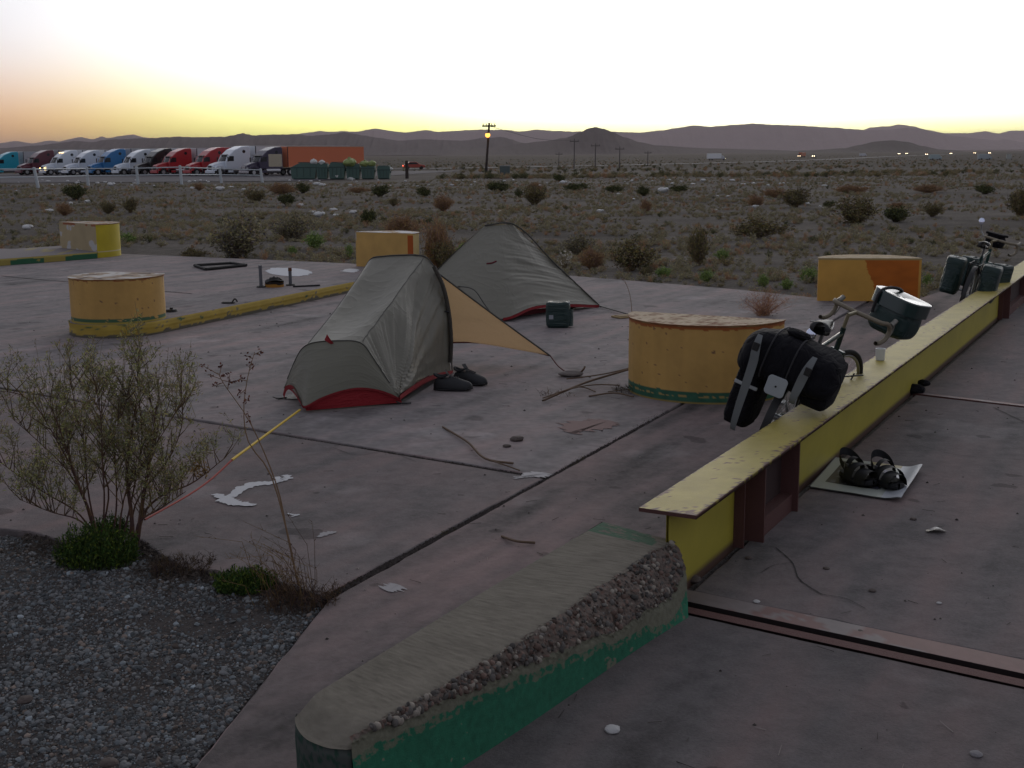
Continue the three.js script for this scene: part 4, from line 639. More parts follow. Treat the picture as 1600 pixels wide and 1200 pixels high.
{ // magazine with curled right edge, two sandals on it
  const c = [G(1265, 764), G(1408, 786), G(1441, 737), G(1305, 717)];
  const cv = document.createElement('canvas'); cv.width = 512; cv.height = 360; const x = cv.getContext('2d');
  x.fillStyle = '#b9c0b8'; x.fillRect(0, 0, 512, 360); x.fillStyle = '#1d1c22'; x.fillRect(60, 30, 300, 262); const rr = rng(3);
  for (let i = 0; i < 260; i++) { x.fillStyle = ['#33323c', '#121217', '#4a4a55', '#262a30', '#5c5e6c'][Math.floor(rr() * 5)]; x.fillRect(60 + rr() * 280, 30 + rr() * 240, 8 + rr() * 26, 4 + rr() * 22); }
  for (let i = 0; i < 90; i++) { x.fillStyle = ['#6d6f95', '#7d7c9a', '#56587a'][Math.floor(rr() * 3)]; x.fillRect(225 + rr() * 120, 60 + rr() * 200, 14, 12); }
  x.fillStyle = '#9b8c52'; x.fillRect(220, 0, 180, 28); x.fillStyle = '#c9cfd8'; x.fillRect(402, 0, 110, 360); x.fillStyle = '#4f6d66'; for (let i = 0; i < 9; i++) x.fillRect(380, 50 + i * 16, 14 + rr() * 10, 6);
  const id = x.getImageData(0, 0, 512, 360).data, cover = new THREE.DataTexture(new Uint8Array(id), 512, 360); cover.colorSpace = THREE.SRGBColorSpace; cover.magFilter = THREE.LinearFilter; cover.flipY = false; cover.needsUpdate = true;
  const o = thing('magazine', 'curled magazine lying on the concrete under the sandals', 'magazine');
  const P = (u, v, lift) => { const p = lerpV(lerpV(c[3], c[2], u), lerpV(c[0], c[1], u), v), e = sstep(0.75, 1, u); p.y = 0.012 + lift + 0.028 * e * e * (1.2 - v * 0.5) + 0.006 * N(u * 3, v * 2); return p; };
  part('cover', surf(40, 20, (u, v) => P(u, v, 0.002)), new THREE.MeshStandardMaterial({ map: cover, roughness: 0.4, color: lin(0.75, 0.75, 0.75) }), o);
  part('pages', surf(40, 20, (u, v) => P(u * 0.995, v * 0.99 + 0.003, -0.006)), mat(0.4, 0.4, 0.4), o);
  part('spine', tube([...Array(8)].map((_, i) => P(0, i / 7, -0.002)), 0.006, 16, 6), mat(0.1, 0.1, 0.1), o);
  rebase(o, lerpV(c[0], c[2], 0.5));
  const sandal = (L) => { // toe towards +x
    const g = new THREE.Group(), dk = mat(0.012, 0.013, 0.015, 0.7), fb = mat(0.028, 0.028, 0.032, 0.8);
    const half = (u) => L * (0.175 + 0.05 * Math.sin((u - 0.25) * 4.2)) * Math.sqrt(Math.max(0.01, 1 - Math.pow(Math.abs(u - 0.5) * 2, 5)));
    part('sole', surf(40, 16, (u, v) => { const a = v * 6.283; return V((u - 0.5) * L, 0.018 + 0.018 * Math.sign(Math.sin(a)) * Math.abs(Math.sin(a)) ** 0.5 + 0.012 * sstep(0.8, 1, u), half(u) * Math.sign(Math.cos(a)) * Math.abs(Math.cos(a)) ** 0.6); }), dk, g);
    part('footbed', surf(30, 10, (u, v) => V((u * 0.94 - 0.47) * L, 0.039 + 0.012 * sstep(0.8, 1, u) + 0.006 * (v - 0.5) ** 2, half(u * 0.94 + 0.03) * 1.7 * (v - 0.5))), fb, g);
    const strap = (x0, hgt, w, tilt = 0) => surf(24, 4, (u, v) => { const a = u * Math.PI; return V((x0 - 0.5) * L + (v - 0.5) * w + tilt * Math.cos(a), 0.02 + hgt * Math.sin(a) ** 0.75, half(x0) * 1.04 * Math.cos(a)); });
    part('strap', strap(0.78, 0.075, 0.1, 0.02), dk, g); part('strap', strap(0.6, 0.1, 0.07, -0.02), dk, g); part('strap', strap(0.4, 0.125, 0.05, 0.01), dk, g);
    part('heel_strap', surf(30, 4, (u, v) => { const a = mix(-1.75, 1.75, u); return V((0.3 - 0.5) * L - 0.085 * Math.cos(a) , 0.06 + 0.075 * Math.cos(a * 0.85) + v * 0.045, half(0.3) * 1.1 * Math.sin(a)); }), dk, g);
    part('buckle', new RoundedBoxGeometry(0.03, 0.02, 0.012, 2, 0.003).translate((0.4 - 0.5) * L, 0.1, half(0.4) * 0.86), mat(0.06, 0.06, 0.065, 0.4), g);
    return g;
  };
  const s1 = thing('sandal', 'left black strap sandal standing on the magazine', 'sandal'), s2 = thing('sandal', 'right black strap sandal at the curled edge of the magazine', 'sandal');
  adopt(s1, sandal(0.32)); adopt(s2, sandal(0.32)); s1.position.copy(G(1339, 757)).setY(0.019); s2.position.copy(G(1385, 762)).setY(0.021); s1.rotation.y = -1.22; s2.rotation.y = -1.42;
  const q = G(1462, 831); const sc = thing('rubber_scrap', 'black curled rubber scrap on the concrete at right', 'scrap'); part('shard', surf(12, 8, (u, v) => V(q.x + (u - 0.5) * 0.1, 0.006 + 0.018 * Math.sin(u * 3.1) * v, q.z + (v - 0.5) * 0.07 * Math.sin(0.4 + u * 2.3)), ), mat(0.012, 0.012, 0.015, 0.4), sc); part('shard', surf(12, 8, (u, v) => V(q.x + (u - 0.5) * 0.07, 0.012 + 0.014 * Math.sin(u * 3.1), q.z + 0.01 + (v - 0.5) * 0.03)), mat(0.16, 0.16, 0.18, 0.35), sc); rebase(sc, q);
  const w = G(1428, 614), ss = thing('rubbish_heap', 'small black heap of rags at the foot of the beam', 'rags'); part('rag', rockGeo(0.085, 5, 0.55).translate(w.x, 0.035, w.z), blackNylon, ss); part('rag', rockGeo(0.05, 11, 0.6).translate(w.x + 0.1, 0.075, w.z - 0.06), blackNylon, ss); part('rag', rockGeo(0.045, 15, 0.6).translate(w.x - 0.07, 0.08, w.z - 0.02), blackNylon, ss); rebase(ss, w);
  const cp = G(1375, 563, BH), cu = thing('cup', 'small white cup standing on the yellow beam', 'cup');
  part('wall', new THREE.LatheGeometry([[0.02, 0.0], [0.031, 0.001], [0.033, 0.004], [0.036, 0.088], [0.034, 0.09], [0.031, 0.086], [0.029, 0.006], [0, 0.005]].map(([a, b]) => new THREE.Vector2(a, b)), 28).translate(cp.x, BH + 0.001, cp.z), mat(0.62, 0.64, 0.62, 0.5), cu); part('rim', new THREE.TorusGeometry(0.0355, 0.0022, 6, 28).rotateX(Math.PI / 2).translate(cp.x, BH + 0.09, cp.z), mat(0.7, 0.7, 0.7, 0.4), cu); rebase(cu, cp.clone());
}

// ------------------------------------------------------------------ touring bicycles leaning on the beam
const steelM = mat(0.3, 0.31, 0.32, 0.3, { metalness: 0.8 }), tyreM = mat(0.014, 0.014, 0.014, 0.8), rimM = mat(0.35, 0.36, 0.37, 0.35, { metalness: 0.8 }), blackM = mat(0.012, 0.012, 0.013, 0.45), capeM = mat(0.2, 0.17, 0.12, 0.6);
function wheel(name, x, y, r, frame) {
  const w = new THREE.Group(); w.name = name; w.position.set(x, y, 0); frame.add(w);
  part('tyre', new THREE.TorusGeometry(r - 0.018, 0.019, 10, 56), tyreM, w); part('rim', new THREE.TorusGeometry(r - 0.045, 0.012, 6, 56), rimM, w);
  part('hub', cyl(V(0, 0, -0.05), V(0, 0, 0.05), 0.022, 0.022, 12), steelM, w);
  part('spokes', M([...Array(32)].map((_, i) => { const a = i / 32 * 6.283, s = (i % 2 ? 1 : -1) * 0.03, b = a + (i % 4 < 2 ? 0.3 : -0.3); return cyl(V(0.02 * Math.cos(b), 0.02 * Math.sin(b), s), V((r - 0.05) * Math.cos(a), (r - 0.05) * Math.sin(a), 0), 0.0013, 0.0013, 4); })), steelM, w);
  return w;
}
function bicycle(label, frameCol, turn) { // rear axle over x = 0, forward +x, ground y = 0
  const o = thing('touring_bicycle', label, 'bicycle'), R = 0.345, fm = mat(...frameCol, 0.3), WB = 1.06;
  const bb = V(0.43, 0.28, 0), seat = V(0.27, 0.78, 0), headT = V(0.86, 0.84, 0), headB = V(0.9, 0.68, 0), rear = V(0, R, 0), front = V(WB, R, 0);
  wheel('rear_wheel', 0, R, R, o);
  part('frame', M([cyl(seat, headT.clone().lerp(headB, 0.15), 0.015, 0.015, 10), cyl(bb, headB, 0.017, 0.017, 10), cyl(bb, seat.clone().add(V(-0.008, 0.03, 0)), 0.015, 0.015, 10), cyl(headB, headT.clone().add(V(-0.004, 0.02, 0)), 0.019, 0.019, 10), ...[-1, 1].flatMap((s) => [cyl(bb.clone().setZ(s * 0.03), rear.clone().setZ(s * 0.062), 0.01, 0.008, 8), cyl(seat.clone().setZ(s * 0.015), rear.clone().setZ(s * 0.062), 0.008, 0.007, 8)])]), fm, o);
  part('seat_post', cyl(seat, V(0.235, 0.94, 0), 0.0135, 0.0135, 10), steelM, o);
  part('saddle', surf(30, 20, (u, v) => { const a = v * 6.283, hw = 0.022 + 0.055 * Math.pow(1 - u, 1.8) * Math.sqrt(Math.min(1, u * 12 + 0.05)), th = 0.016 + 0.02 * (1 - u); return V(0.1 + u * 0.28, 0.965 + th * Math.sin(a) - 0.02 * (u - 0.5) ** 2 - (Math.sin(a) < 0 ? 0.012 : 0) + 0.012 * Math.cos(a) ** 2 * -1, hw * Math.cos(a)); }), blackM, o);
  [-1, 1].forEach((s) => part('saddle_edge', tube([V(0.11, 0.972, s * 0.07), V(0.2, 0.972, s * 0.055), V(0.34, 0.972, s * 0.024)], 0.004, 12, 5), mat(0.3, 0.31, 0.31, 0.4), o));
  const st = new THREE.Group(); st.name = 'steering'; o.add(st); const pv = headT.clone(); st.position.copy(pv); st.rotation.y = turn;
  const L = (v) => v.clone().sub(pv);
  const fw = wheel('front_wheel', front.x - pv.x, front.y - pv.y, R, st);
  part('fork', M([-1, 1].map((s) => tube([L(headB).setZ(s * 0.045).add(V(0.005, 0, 0)), L(V(0.985, 0.5, s * 0.055)), L(V(1.02, 0.42, s * 0.056)), L(V(WB, R, s * 0.056))], 0.011, 14, 8)).concat([box(headB.x - pv.x + 0.003, headB.y - pv.y, 0, 0.04, 0.03, 0.11, 0.008)])), fm, st);
  part('stem', M([cyl(L(headT), L(V(0.85, 0.95, 0)), 0.013, 0.013, 10), cyl(L(V(0.85, 0.95, 0)), L(V(0.95, 0.97, 0)), 0.014, 0.014, 10)]), mat(0.26, 0.23, 0.15, 0.35, { metalness: 0.5 }), st);
  const bar = [];
  for (const s of [-1, 1]) bar.push(tube([V(0.95, 0.97, 0), V(0.955, 0.972, s * 0.13), V(0.965, 0.972, s * 0.19), V(1.02, 0.97, s * 0.215), V(1.06, 0.93, s * 0.22), V(1.045, 0.87, s * 0.222), V(0.98, 0.84, s * 0.225), V(0.92, 0.84, s * 0.228)].map((v) => L(v)), 0.0155, 40, 8));
  part('handlebar', M(bar), capeM, st);
  for (const s of [-1, 1]) part('brake_lever', M([tube([L(V(1.055, 0.965, s * 0.218)), L(V(1.095, 0.99, s * 0.216)), L(V(1.105, 1.0, s * 0.215))], 0.018, 10, 7), tube([L(V(1.1, 0.985, s * 0.216)), L(V(1.11, 0.92, s * 0.217)), L(V(1.075, 0.86, s * 0.219))], 0.006, 12, 6)]), mat(0.26, 0.25, 0.22, 0.4, { metalness: 0.4 }), st);
  const mirror = new THREE.Group(); mirror.name = 'mirror'; st.add(mirror); mirror.position.copy(L(turn > -0.4 ? V(0.93, 0.7, -0.25) : V(0.93, 1.14, -0.28)));
  part('glass', new THREE.SphereGeometry(0.042, 24, 16).scale(0.22, 1, 1), new THREE.MeshStandardMaterial({ color: lin(0.75, 0.82, 1), roughness: 0.08, metalness: 1 }), mirror); part('arm', tube(turn > -0.4 ? [V(0.012, 0.03, 0), V(0.04, 0.1, 0.02), V(0.03, 0.15, 0.03)] : [V(0.012, -0.04, 0), V(0.03, -0.12, 0.02), V(0.02, -0.17, 0.08)], 0.006, 14, 6), steelM, mirror);
  part('mudguard', M([[0, R, o], ].map(() => surf(40, 6, (u, v) => { const a = mix(0.1, 3.3, u); return V((R + 0.014) * Math.cos(a), R + (R + 0.014) * Math.sin(a) + 0.004 * Math.cos((v - 0.5) * 3), (v - 0.5) * 0.05); }))), blackM, o);
  part('rear_rack', M([...[-1, 1].flatMap((s) => [cyl(V(0.02, R, s * 0.07), V(0.03, 0.74, s * 0.065), 0.006, 0.006, 6), cyl(V(0.02, R, s * 0.07), V(-0.16, 0.74, s * 0.065), 0.006, 0.006, 6), cyl(V(0.18, 0.745, s * 0.055), V(-0.22, 0.745, s * 0.055), 0.006, 0.006, 6)]), cyl(V(-0.22, 0.745, -0.055), V(-0.22, 0.745, 0.055), 0.006, 0.006, 6), cyl(V(0.0, 0.745, -0.055), V(0, 0.745, 0.055), 0.006, 0.006, 6)]), blackM, o);
  part('front_rack', M([-1, 1].flatMap((s) => [cyl(L(V(WB, R, s * 0.075)), L(V(WB + 0.02, 0.55, s * 0.09)), 0.006, 0.006, 6), cyl(L(V(WB - 0.14, 0.53, s * 0.09)), L(V(WB + 0.15, 0.53, s * 0.09)), 0.006, 0.006, 6)])), blackM, st);
  part('crankset', M([new THREE.TorusGeometry(0.085, 0.006, 5, 36).translate(0.43, 0.28, 0.05), cyl(V(0.43, 0.28, 0.065), V(0.55, 0.2, 0.065), 0.011, 0.009, 8), cyl(V(0.43, 0.28, -0.065), V(0.31, 0.36, -0.065), 0.011, 0.009, 8), box(0.55, 0.2, 0.11, 0.09, 0.02, 0.08, 0.006), box(0.31, 0.36, -0.11, 0.09, 0.02, 0.08, 0.006)]), steelM, o);
  part('chain', tube([V(0.43, 0.365, 0.05), V(0.2, 0.372, 0.048), V(0, R + 0.03, 0.045), V(-0.04, R, 0.045), V(0.0, R - 0.04, 0.045), V(0.2, 0.24, 0.048), V(0.43, 0.195, 0.05), V(0.515, 0.28, 0.05)], 0.005, 50, 4, true), blackM, o);
  part('water_bottle', new THREE.LatheGeometry([[0, 0], [0.035, 0.002], [0.037, 0.13], [0.026, 0.16], [0.022, 0.18], [0, 0.19]].map(([a, b]) => new THREE.Vector2(a, b)), 18).rotateZ(-0.86).translate(0.52, 0.42, 0), mat(0.25, 0.28, 0.3, 0.4), o);
  return o;
}
function mount(o, local, s, n, lean, turn = 0) { // puts a thing into the leaning bicycle's axes
  const up = V(0, 1, 0).multiplyScalar(Math.cos(lean)).addScaledVector(NV, Math.sin(lean)), z = U.clone().cross(up).normalize(), m = new THREE.Matrix4().makeBasis(U, up, z).setPosition(SN(s, n, 0));
  const l = new THREE.Matrix4().compose(local, new THREE.Quaternion().setFromEuler(new THREE.Euler(0, turn, 0)), V(1, 1, 1)); m.multiply(l); m.decompose(o.position, o.quaternion, o.scale); return o;
}
function roundBag(name, label, cat, w, h, d, m, sq = 0.5) { const o = thing(name, label, cat); part('bag_body', surf(60, 40, (u, v) => { const a = u * 6.283, b = (v - 0.5) * Math.PI, f = (c) => Math.sign(c) * Math.abs(c) ** sq; const k = 1 + 0.05 * N(u * 9, v * 6, w * 31) ; return V(f(Math.cos(a)) * f(Math.cos(b)) * w / 2 * k, h / 2 + f(Math.sin(b)) * h / 2 * k, f(Math.sin(a)) * f(Math.cos(b)) * d / 2 * k); }), m, o); return o; }
{
  const s0 = 7.4, n0 = nL - 0.22, lean = 0.33;
  const b = bicycle('loaded touring bicycle leaning on the beam beside the round pillar', [0.012, 0.03, 0.028], -0.3); mount(b, V(0, 0, 0), s0, n0, lean);
  // left rear pannier and right rear pannier
  const bigPan = (side, label) => { const o = thing('pannier', label, 'pannier'); adopt(o, pannier(0.3, side > 0 ? 0.22 : 0.42, 0.17, blackNylon)); if (side < 0) part('reflective_strip', new RoundedBoxGeometry(0.012, 0.022, 0.15, 2, 0.004).translate(-0.157, 0.27, 0), reflective, o); if (side < 0) part('logo_patch', new THREE.ShapeGeometry(new THREE.Shape([[0, -0.018], [0.022, 0.014], [0.009, 0.008], [0, 0.026], [-0.009, 0.008], [-0.022, 0.014]].map(([a, c]) => new THREE.Vector2(a, c)))).rotateY(-Math.PI / 2).translate(-0.166, 0.14, 0), reflective, o); return o; };
  const pl = bigPan(-1, 'black pannier with pale reflective strip hanging on the left of the loaded bicycle'); mount(pl, V(-0.2, 0.29, -0.2), s0, n0, lean);
  const pr = bigPan(1, 'black pannier hanging between the loaded bicycle and the beam'); mount(pr, V(-0.2, 0.58, 0.2), s0, n0, lean);
  // wide black sack across the rack, with grey straps, a white reflector and a tail
  const sack = thing('stuff_sack', 'big black stuff sack strapped across the rack of the loaded bicycle', 'bag');
  part('bag_body', surf(72, 60, (u, v) => { const a = u * 6.283, t = v * 2 - 1, f = (c, e) => Math.sign(c) * Math.abs(c) ** e, k = Math.max(0, 1 - Math.abs(t) ** 7) ** 0.5, w = 1 + 0.1 * N(u * 5, v * 5, 2) + 0.03 * N(u * 18, v * 14, 5); const y = f(Math.sin(a), 0.7); return V(-0.04 + 0.19 * k * f(Math.cos(a), 0.6) * w + 0.03 * y, 0.115 + 0.15 * k * y * w - 0.05 * t * t * (y > 0 ? 1 : 0.4) + 0.02 * N(u * 3, t * 2.2), t * 0.315); }), blackNylon, sack);
  for (const z of [-0.12, 0.04]) part('seam', tube([...Array(12)].map((_, i) => { const a = mix(1.2, 4.0, i / 11), f = (c, e) => Math.sign(c) * Math.abs(c) ** e; return V(-0.04 + 0.197 * f(Math.cos(a), 0.6) + 0.03 * f(Math.sin(a), 0.7), 0.115 + 0.156 * f(Math.sin(a), 0.7), z); }), 0.006, 40, 5), mat(0.02, 0.02, 0.024, 0.7), sack);
  for (const [z, y] of [[-0.19, 0.16], [0.15, 0.14]]) part('strap_buckle', new RoundedBoxGeometry(0.014, 0.05, 0.04, 2, 0.004).translate(-0.262, y, z), blackM, sack);
  part('knotted_end', rockGeo(0.06, 9, 0.5).scale(0.9, 0.8, 1.2).translate(-0.05, 0.28, -0.02), blackNylon, sack);
  const strap = (z0, z1, m) => surf(40, 3, (u, v) => { const a = mix(2.3, 4.3, u); return V(-0.04 + 0.225 * Math.sign(Math.cos(a)) * Math.abs(Math.cos(a)) ** 0.6 - 0.06 * sstep(0.5, 1, u), 0.115 + 0.15 * Math.sin(a) - (z0 < 0 ? 0.36 : 0.06) * sstep(0.5, 1, u), mix(z0, z1, u) + (v - 0.5) * mix(0.03, 0.055, Math.sin(u * 3.1))); });
  const grey = mat(0.15, 0.165, 0.17, 0.6); part('strap', strap(-0.2, -0.15, grey), grey, sack, 'left grey strap'); part('strap', strap(0.15, 0.12, grey), grey, sack, 'right grey strap');
  mount(sack, V(-0.2, 0.67, -0.01), s0, n0, lean);
  const rf = thing('reflector', 'white rounded square reflector plate at the back of the loaded bicycle', 'reflector');
  const sq = new THREE.Shape(); sq.absarc(0.036, 0.036, 0.022, 0, Math.PI / 2); sq.absarc(-0.036, 0.036, 0.022, Math.PI / 2, Math.PI); sq.absarc(-0.036, -0.036, 0.022, Math.PI, Math.PI * 1.5); sq.absarc(0.036, -0.036, 0.022, Math.PI * 1.5, Math.PI * 2);
  part('plate', new THREE.ExtrudeGeometry(sq, { depth: 0.004, bevelEnabled: true, bevelSize: 0.002, bevelThickness: 0.002 }).rotateY(-Math.PI / 2), mat(0.36, 0.4, 0.43, 0.4), rf); part('screw', cyl(V(-0.012, 0, 0), V(0, 0, 0), 0.006, 0.006, 10), blackM, rf); mount(rf, V(-0.48, 0.66, 0.0), s0, n0, lean, 0.1);
  const hb = roundBag('handlebar_bag', 'dark green handlebar bag on the front of the loaded bicycle', 'bag', 0.24, 0.24, 0.33, bottleGreen, 0.55); part('lid', surf(40, 20, (u, v) => { const a = u * 6.283, f = (c) => Math.sign(c) * Math.abs(c) ** 0.55; return V(f(Math.cos(a)) * 0.136 * (v < 0.5 ? 1 : 1 - (v - 0.5) * 1.9), 0.19 + 0.085 * Math.min(1, v * 2) + 0.012 * Math.sin(v * 3.1), f(Math.sin(a)) * 0.187 * (v < 0.5 ? 1 : 1 - (v - 0.5) * 1.9)); }), pmat(0.012, 0.035, 0.034, 0.22, { clearcoat: 0.6, clearcoatRoughness: 0.25 }), hb); part('strap', tube([V(-0.14, 0.12, -0.1), V(-0.13, 0.28, -0.1), V(0.13, 0.28, -0.1), V(0.14, 0.1, -0.1)], 0.012, 30, 5), blackWeb, hb); part('reflective_strip', new RoundedBoxGeometry(0.006, 0.025, 0.2, 1, 0.002).translate(0.138, 0.1, 0), reflective, hb);
  mount(hb, V(1.2, 0.86, 0.24), s0, n0, lean, -0.4);
  for (const [z, lab] of [[-0.12, 'dark green front pannier on the left of the loaded bicycle']]) { const o = thing('pannier', lab, 'pannier'); adopt(o, pannier(0.22, z > 0 ? 0.12 : 0.26, 0.13, bottleGreen)); mount(o, V(1.08, z > 0 ? 0.6 : 0.3, z - 0.06), s0, n0, lean, -0.3); }
}
{
  const s0 = 15.0, n0 = nL - 0.2, lean = 0.22;
  const b = bicycle('far touring bicycle leaning on the beam at the right edge', [0.02, 0.06, 0.055], -0.5); mount(b, V(0, 0, 0), s0, n0, lean);
  for (const [z, lab] of [[-0.22, 'dark green rear pannier hanging on the left of the far bicycle'], [0.19, 'dark green rear pannier between the far bicycle and the beam']]) { const o = thing('pannier', lab, 'pannier'); adopt(o, pannier(0.3, 0.36, 0.2, bottleGreen)); part('side_pocket', surf(20, 10, (u, v) => { const a = u * Math.PI; return V(-0.15 - 0.05 * Math.sin(a), 0.04 + v * 0.24, 0.08 * Math.cos(a)); }), bottleGreen, o); mount(o, V(-0.02, 0.34, z), s0, n0, lean); }
  for (const [z, lab] of [[-0.18, 'dark green front pannier of the far bicycle on its left'], [0.2, 'dark green front pannier of the far bicycle on the beam side']]) { const o = thing('pannier', lab, 'pannier'); adopt(o, pannier(0.26, 0.3, 0.15, bottleGreen)); mount(o, V(0.95, 0.34, z), s0, n0, lean, -0.5); }
  const hb = roundBag('handlebar_bag', 'small black handlebar bag of the far bicycle', 'bag', 0.16, 0.16, 0.22, blackNylon, 0.55); part('lid', new RoundedBoxGeometry(0.165, 0.03, 0.225, 2, 0.012).translate(0, 0.16, 0), blackNylon, hb); mount(hb, V(1.12, 0.86, 0), s0, n0, lean, -0.5);
}

// ------------------------------------------------------------------ plants
const plantM = tinted(0.9, { side: THREE.DoubleSide });
const shade = (c, r, s = 0.35) => { const w = 1 + (r() - 0.5) * 2 * s; return [c[0] * w, c[1] * w, c[2] * (1 + (r() - 0.5) * s)]; };
// one shrub: stems that fork, small leaves or twigs along their outer part; unit: metres
function shrubParts(o) {
  const r = rng(o.seed), S = new Tri(), L = new Tri(), h = o.h, w = o.w / 2;
  for (let i = 0; i < o.stems; i++) {
    const a = r() * 6.283, q = Math.sqrt(r()), lobe = 0.75 + 0.5 * Math.max(-0.4, N(Math.cos(a) * 1.3 + o.seed, Math.sin(a) * 1.3, q));
    const tx = Math.cos(a) * q * w * lobe, tz = Math.sin(a) * q * w * lobe, ty = h * Math.sqrt(Math.max(0.06, 1 - q * q * (o.round ?? 0.85))) * (0.72 + 0.36 * r()) * lobe ** 0.5;
    const base = V((r() - 0.5) * w * 0.3, -0.03, (r() - 0.5) * w * 0.3), tip = V(tx, ty, tz), mid = V(tx * 0.45 + (r() - 0.5) * 0.1 * h, ty * 0.55, tz * 0.45 + (r() - 0.5) * 0.1 * h);
    const pt = (t) => V(mix(mix(base.x, mid.x, t), mix(mid.x, tip.x, t), t), mix(mix(base.y, mid.y, t), mix(mid.y, tip.y, t), t), mix(mix(base.z, mid.z, t), mix(mid.z, tip.z, t), t));
    const rs = (o.stemR ?? 0.008) * (0.6 + 0.8 * r()), sc = shade(o.stemC, r);
    let p = pt(0); for (let k = 1; k <= 4; k++) { const n = pt(k / 4); S.bar(p, n, rs * (1 - (k - 1) / 4.6), rs * (1 - k / 4.6), sc); p = n; }
    for (let k = 0; k < (o.twigs ?? 3); k++) {
      const t = mix(o.from ?? 0.4, 1, r()), a0 = pt(t), d = V(r() - 0.5, r() * 0.9 - 0.1, r() - 0.5).normalize().multiplyScalar(h * (0.12 + 0.16 * r())), b = a0.clone().add(d);
      if (b.y < 0.01) b.y = 0.01; S.bar(a0, b, rs * 0.45, rs * 0.2, sc);
      for (let m = 0; m < o.leaves; m++) { const c = lerpV(a0, b, r()).add(V(r() - 0.5, r() - 0.5, r() - 0.5).multiplyScalar(h * 0.07)); const dir = V(r() - 0.5, r() * 1.1 - 0.25, r() - 0.5).normalize(); L.leaf(c, dir, o.leafL * (0.6 + 0.8 * r()), o.leafW, shade(r() < (o.mixC ? 0.35 : 0) ? o.mixC : o.leafC, r, 0.4), r); }
    }
  }
  return [S.geo(), L.geo()];
}
const kinds = {
  creosote: { stems: 46, twigs: 4, leaves: 8, leafL: 0.075, leafW: 0.036, leafC: [0.081, 0.097, 0.040], mixC: [0.139, 0.139, 0.059], stemC: [0.093, 0.075, 0.056], from: 0.3 },
  olive: { stems: 60, twigs: 5, leaves: 7, leafL: 0.07, leafW: 0.03, leafC: [0.163, 0.152, 0.078], mixC: [0.248, 0.194, 0.109], stemC: [0.186, 0.132, 0.085], from: 0.2 },
  tan: { stems: 110, twigs: 5, leaves: 4, leafL: 0.09, leafW: 0.012, leafC: [0.358, 0.225, 0.132], mixC: [0.248, 0.186, 0.093], stemC: [0.310, 0.186, 0.116], from: 0.25 },
  sage: { stems: 60, twigs: 4, leaves: 8, leafL: 0.055, leafW: 0.024, leafC: [0.217, 0.209, 0.132], mixC: [0.296, 0.256, 0.171], stemC: [0.217, 0.171, 0.124], from: 0.15 },
  green: { stems: 70, twigs: 4, leaves: 9, leafL: 0.06, leafW: 0.03, leafC: [0.171, 0.265, 0.070], mixC: [0.373, 0.451, 0.186], stemC: [0.155, 0.202, 0.078], from: 0.1, round: 0.95 },
  dry: { stems: 90, twigs: 8, leaves: 1, leafL: 0.06, leafW: 0.006, leafC: [0.404, 0.233, 0.139], stemC: [0.373, 0.202, 0.132], from: 0.15, stemR: 0.0045 },
};
const protos = {};
for (const [k, o] of Object.entries(kinds)) protos[k] = [0, 1, 2].map((i) => shrubParts({ ...o, h: 1, w: 1.35, seed: 100 + i * 17 + k.length * 31, leafL: o.leafL * 1.15, leafW: o.leafW * 1.2, stems: Math.round(o.stems * (k === 'dry' ? 1 : 1.7)) }));
let pk = 0;
function plant(kind, u, v, wpx, hpx, label, name = 'desert_shrub', cat = 'shrub') {
  let p = G(u, v); const d = -p.z; p.y = groundY(p.x, p.z); if (onSlab(p.x, p.z)) p.y = 0;
  const o = thing(name, label, cat), [s, l] = protos[kind][pk++ % 3], W = wpx * d / FOC, H = hpx * d / FOC;
  part('stem', s, plantM, o); part('foliage', l, plantM, o);
  o.position.copy(p); o.scale.set(W / 1.2, H / 0.95, Math.min(W, H * 1.6) / 1.25); o.rotation.y = (pk * 2.4) % 6.28 > 3 ? 0.4 : -0.3; return o;
}
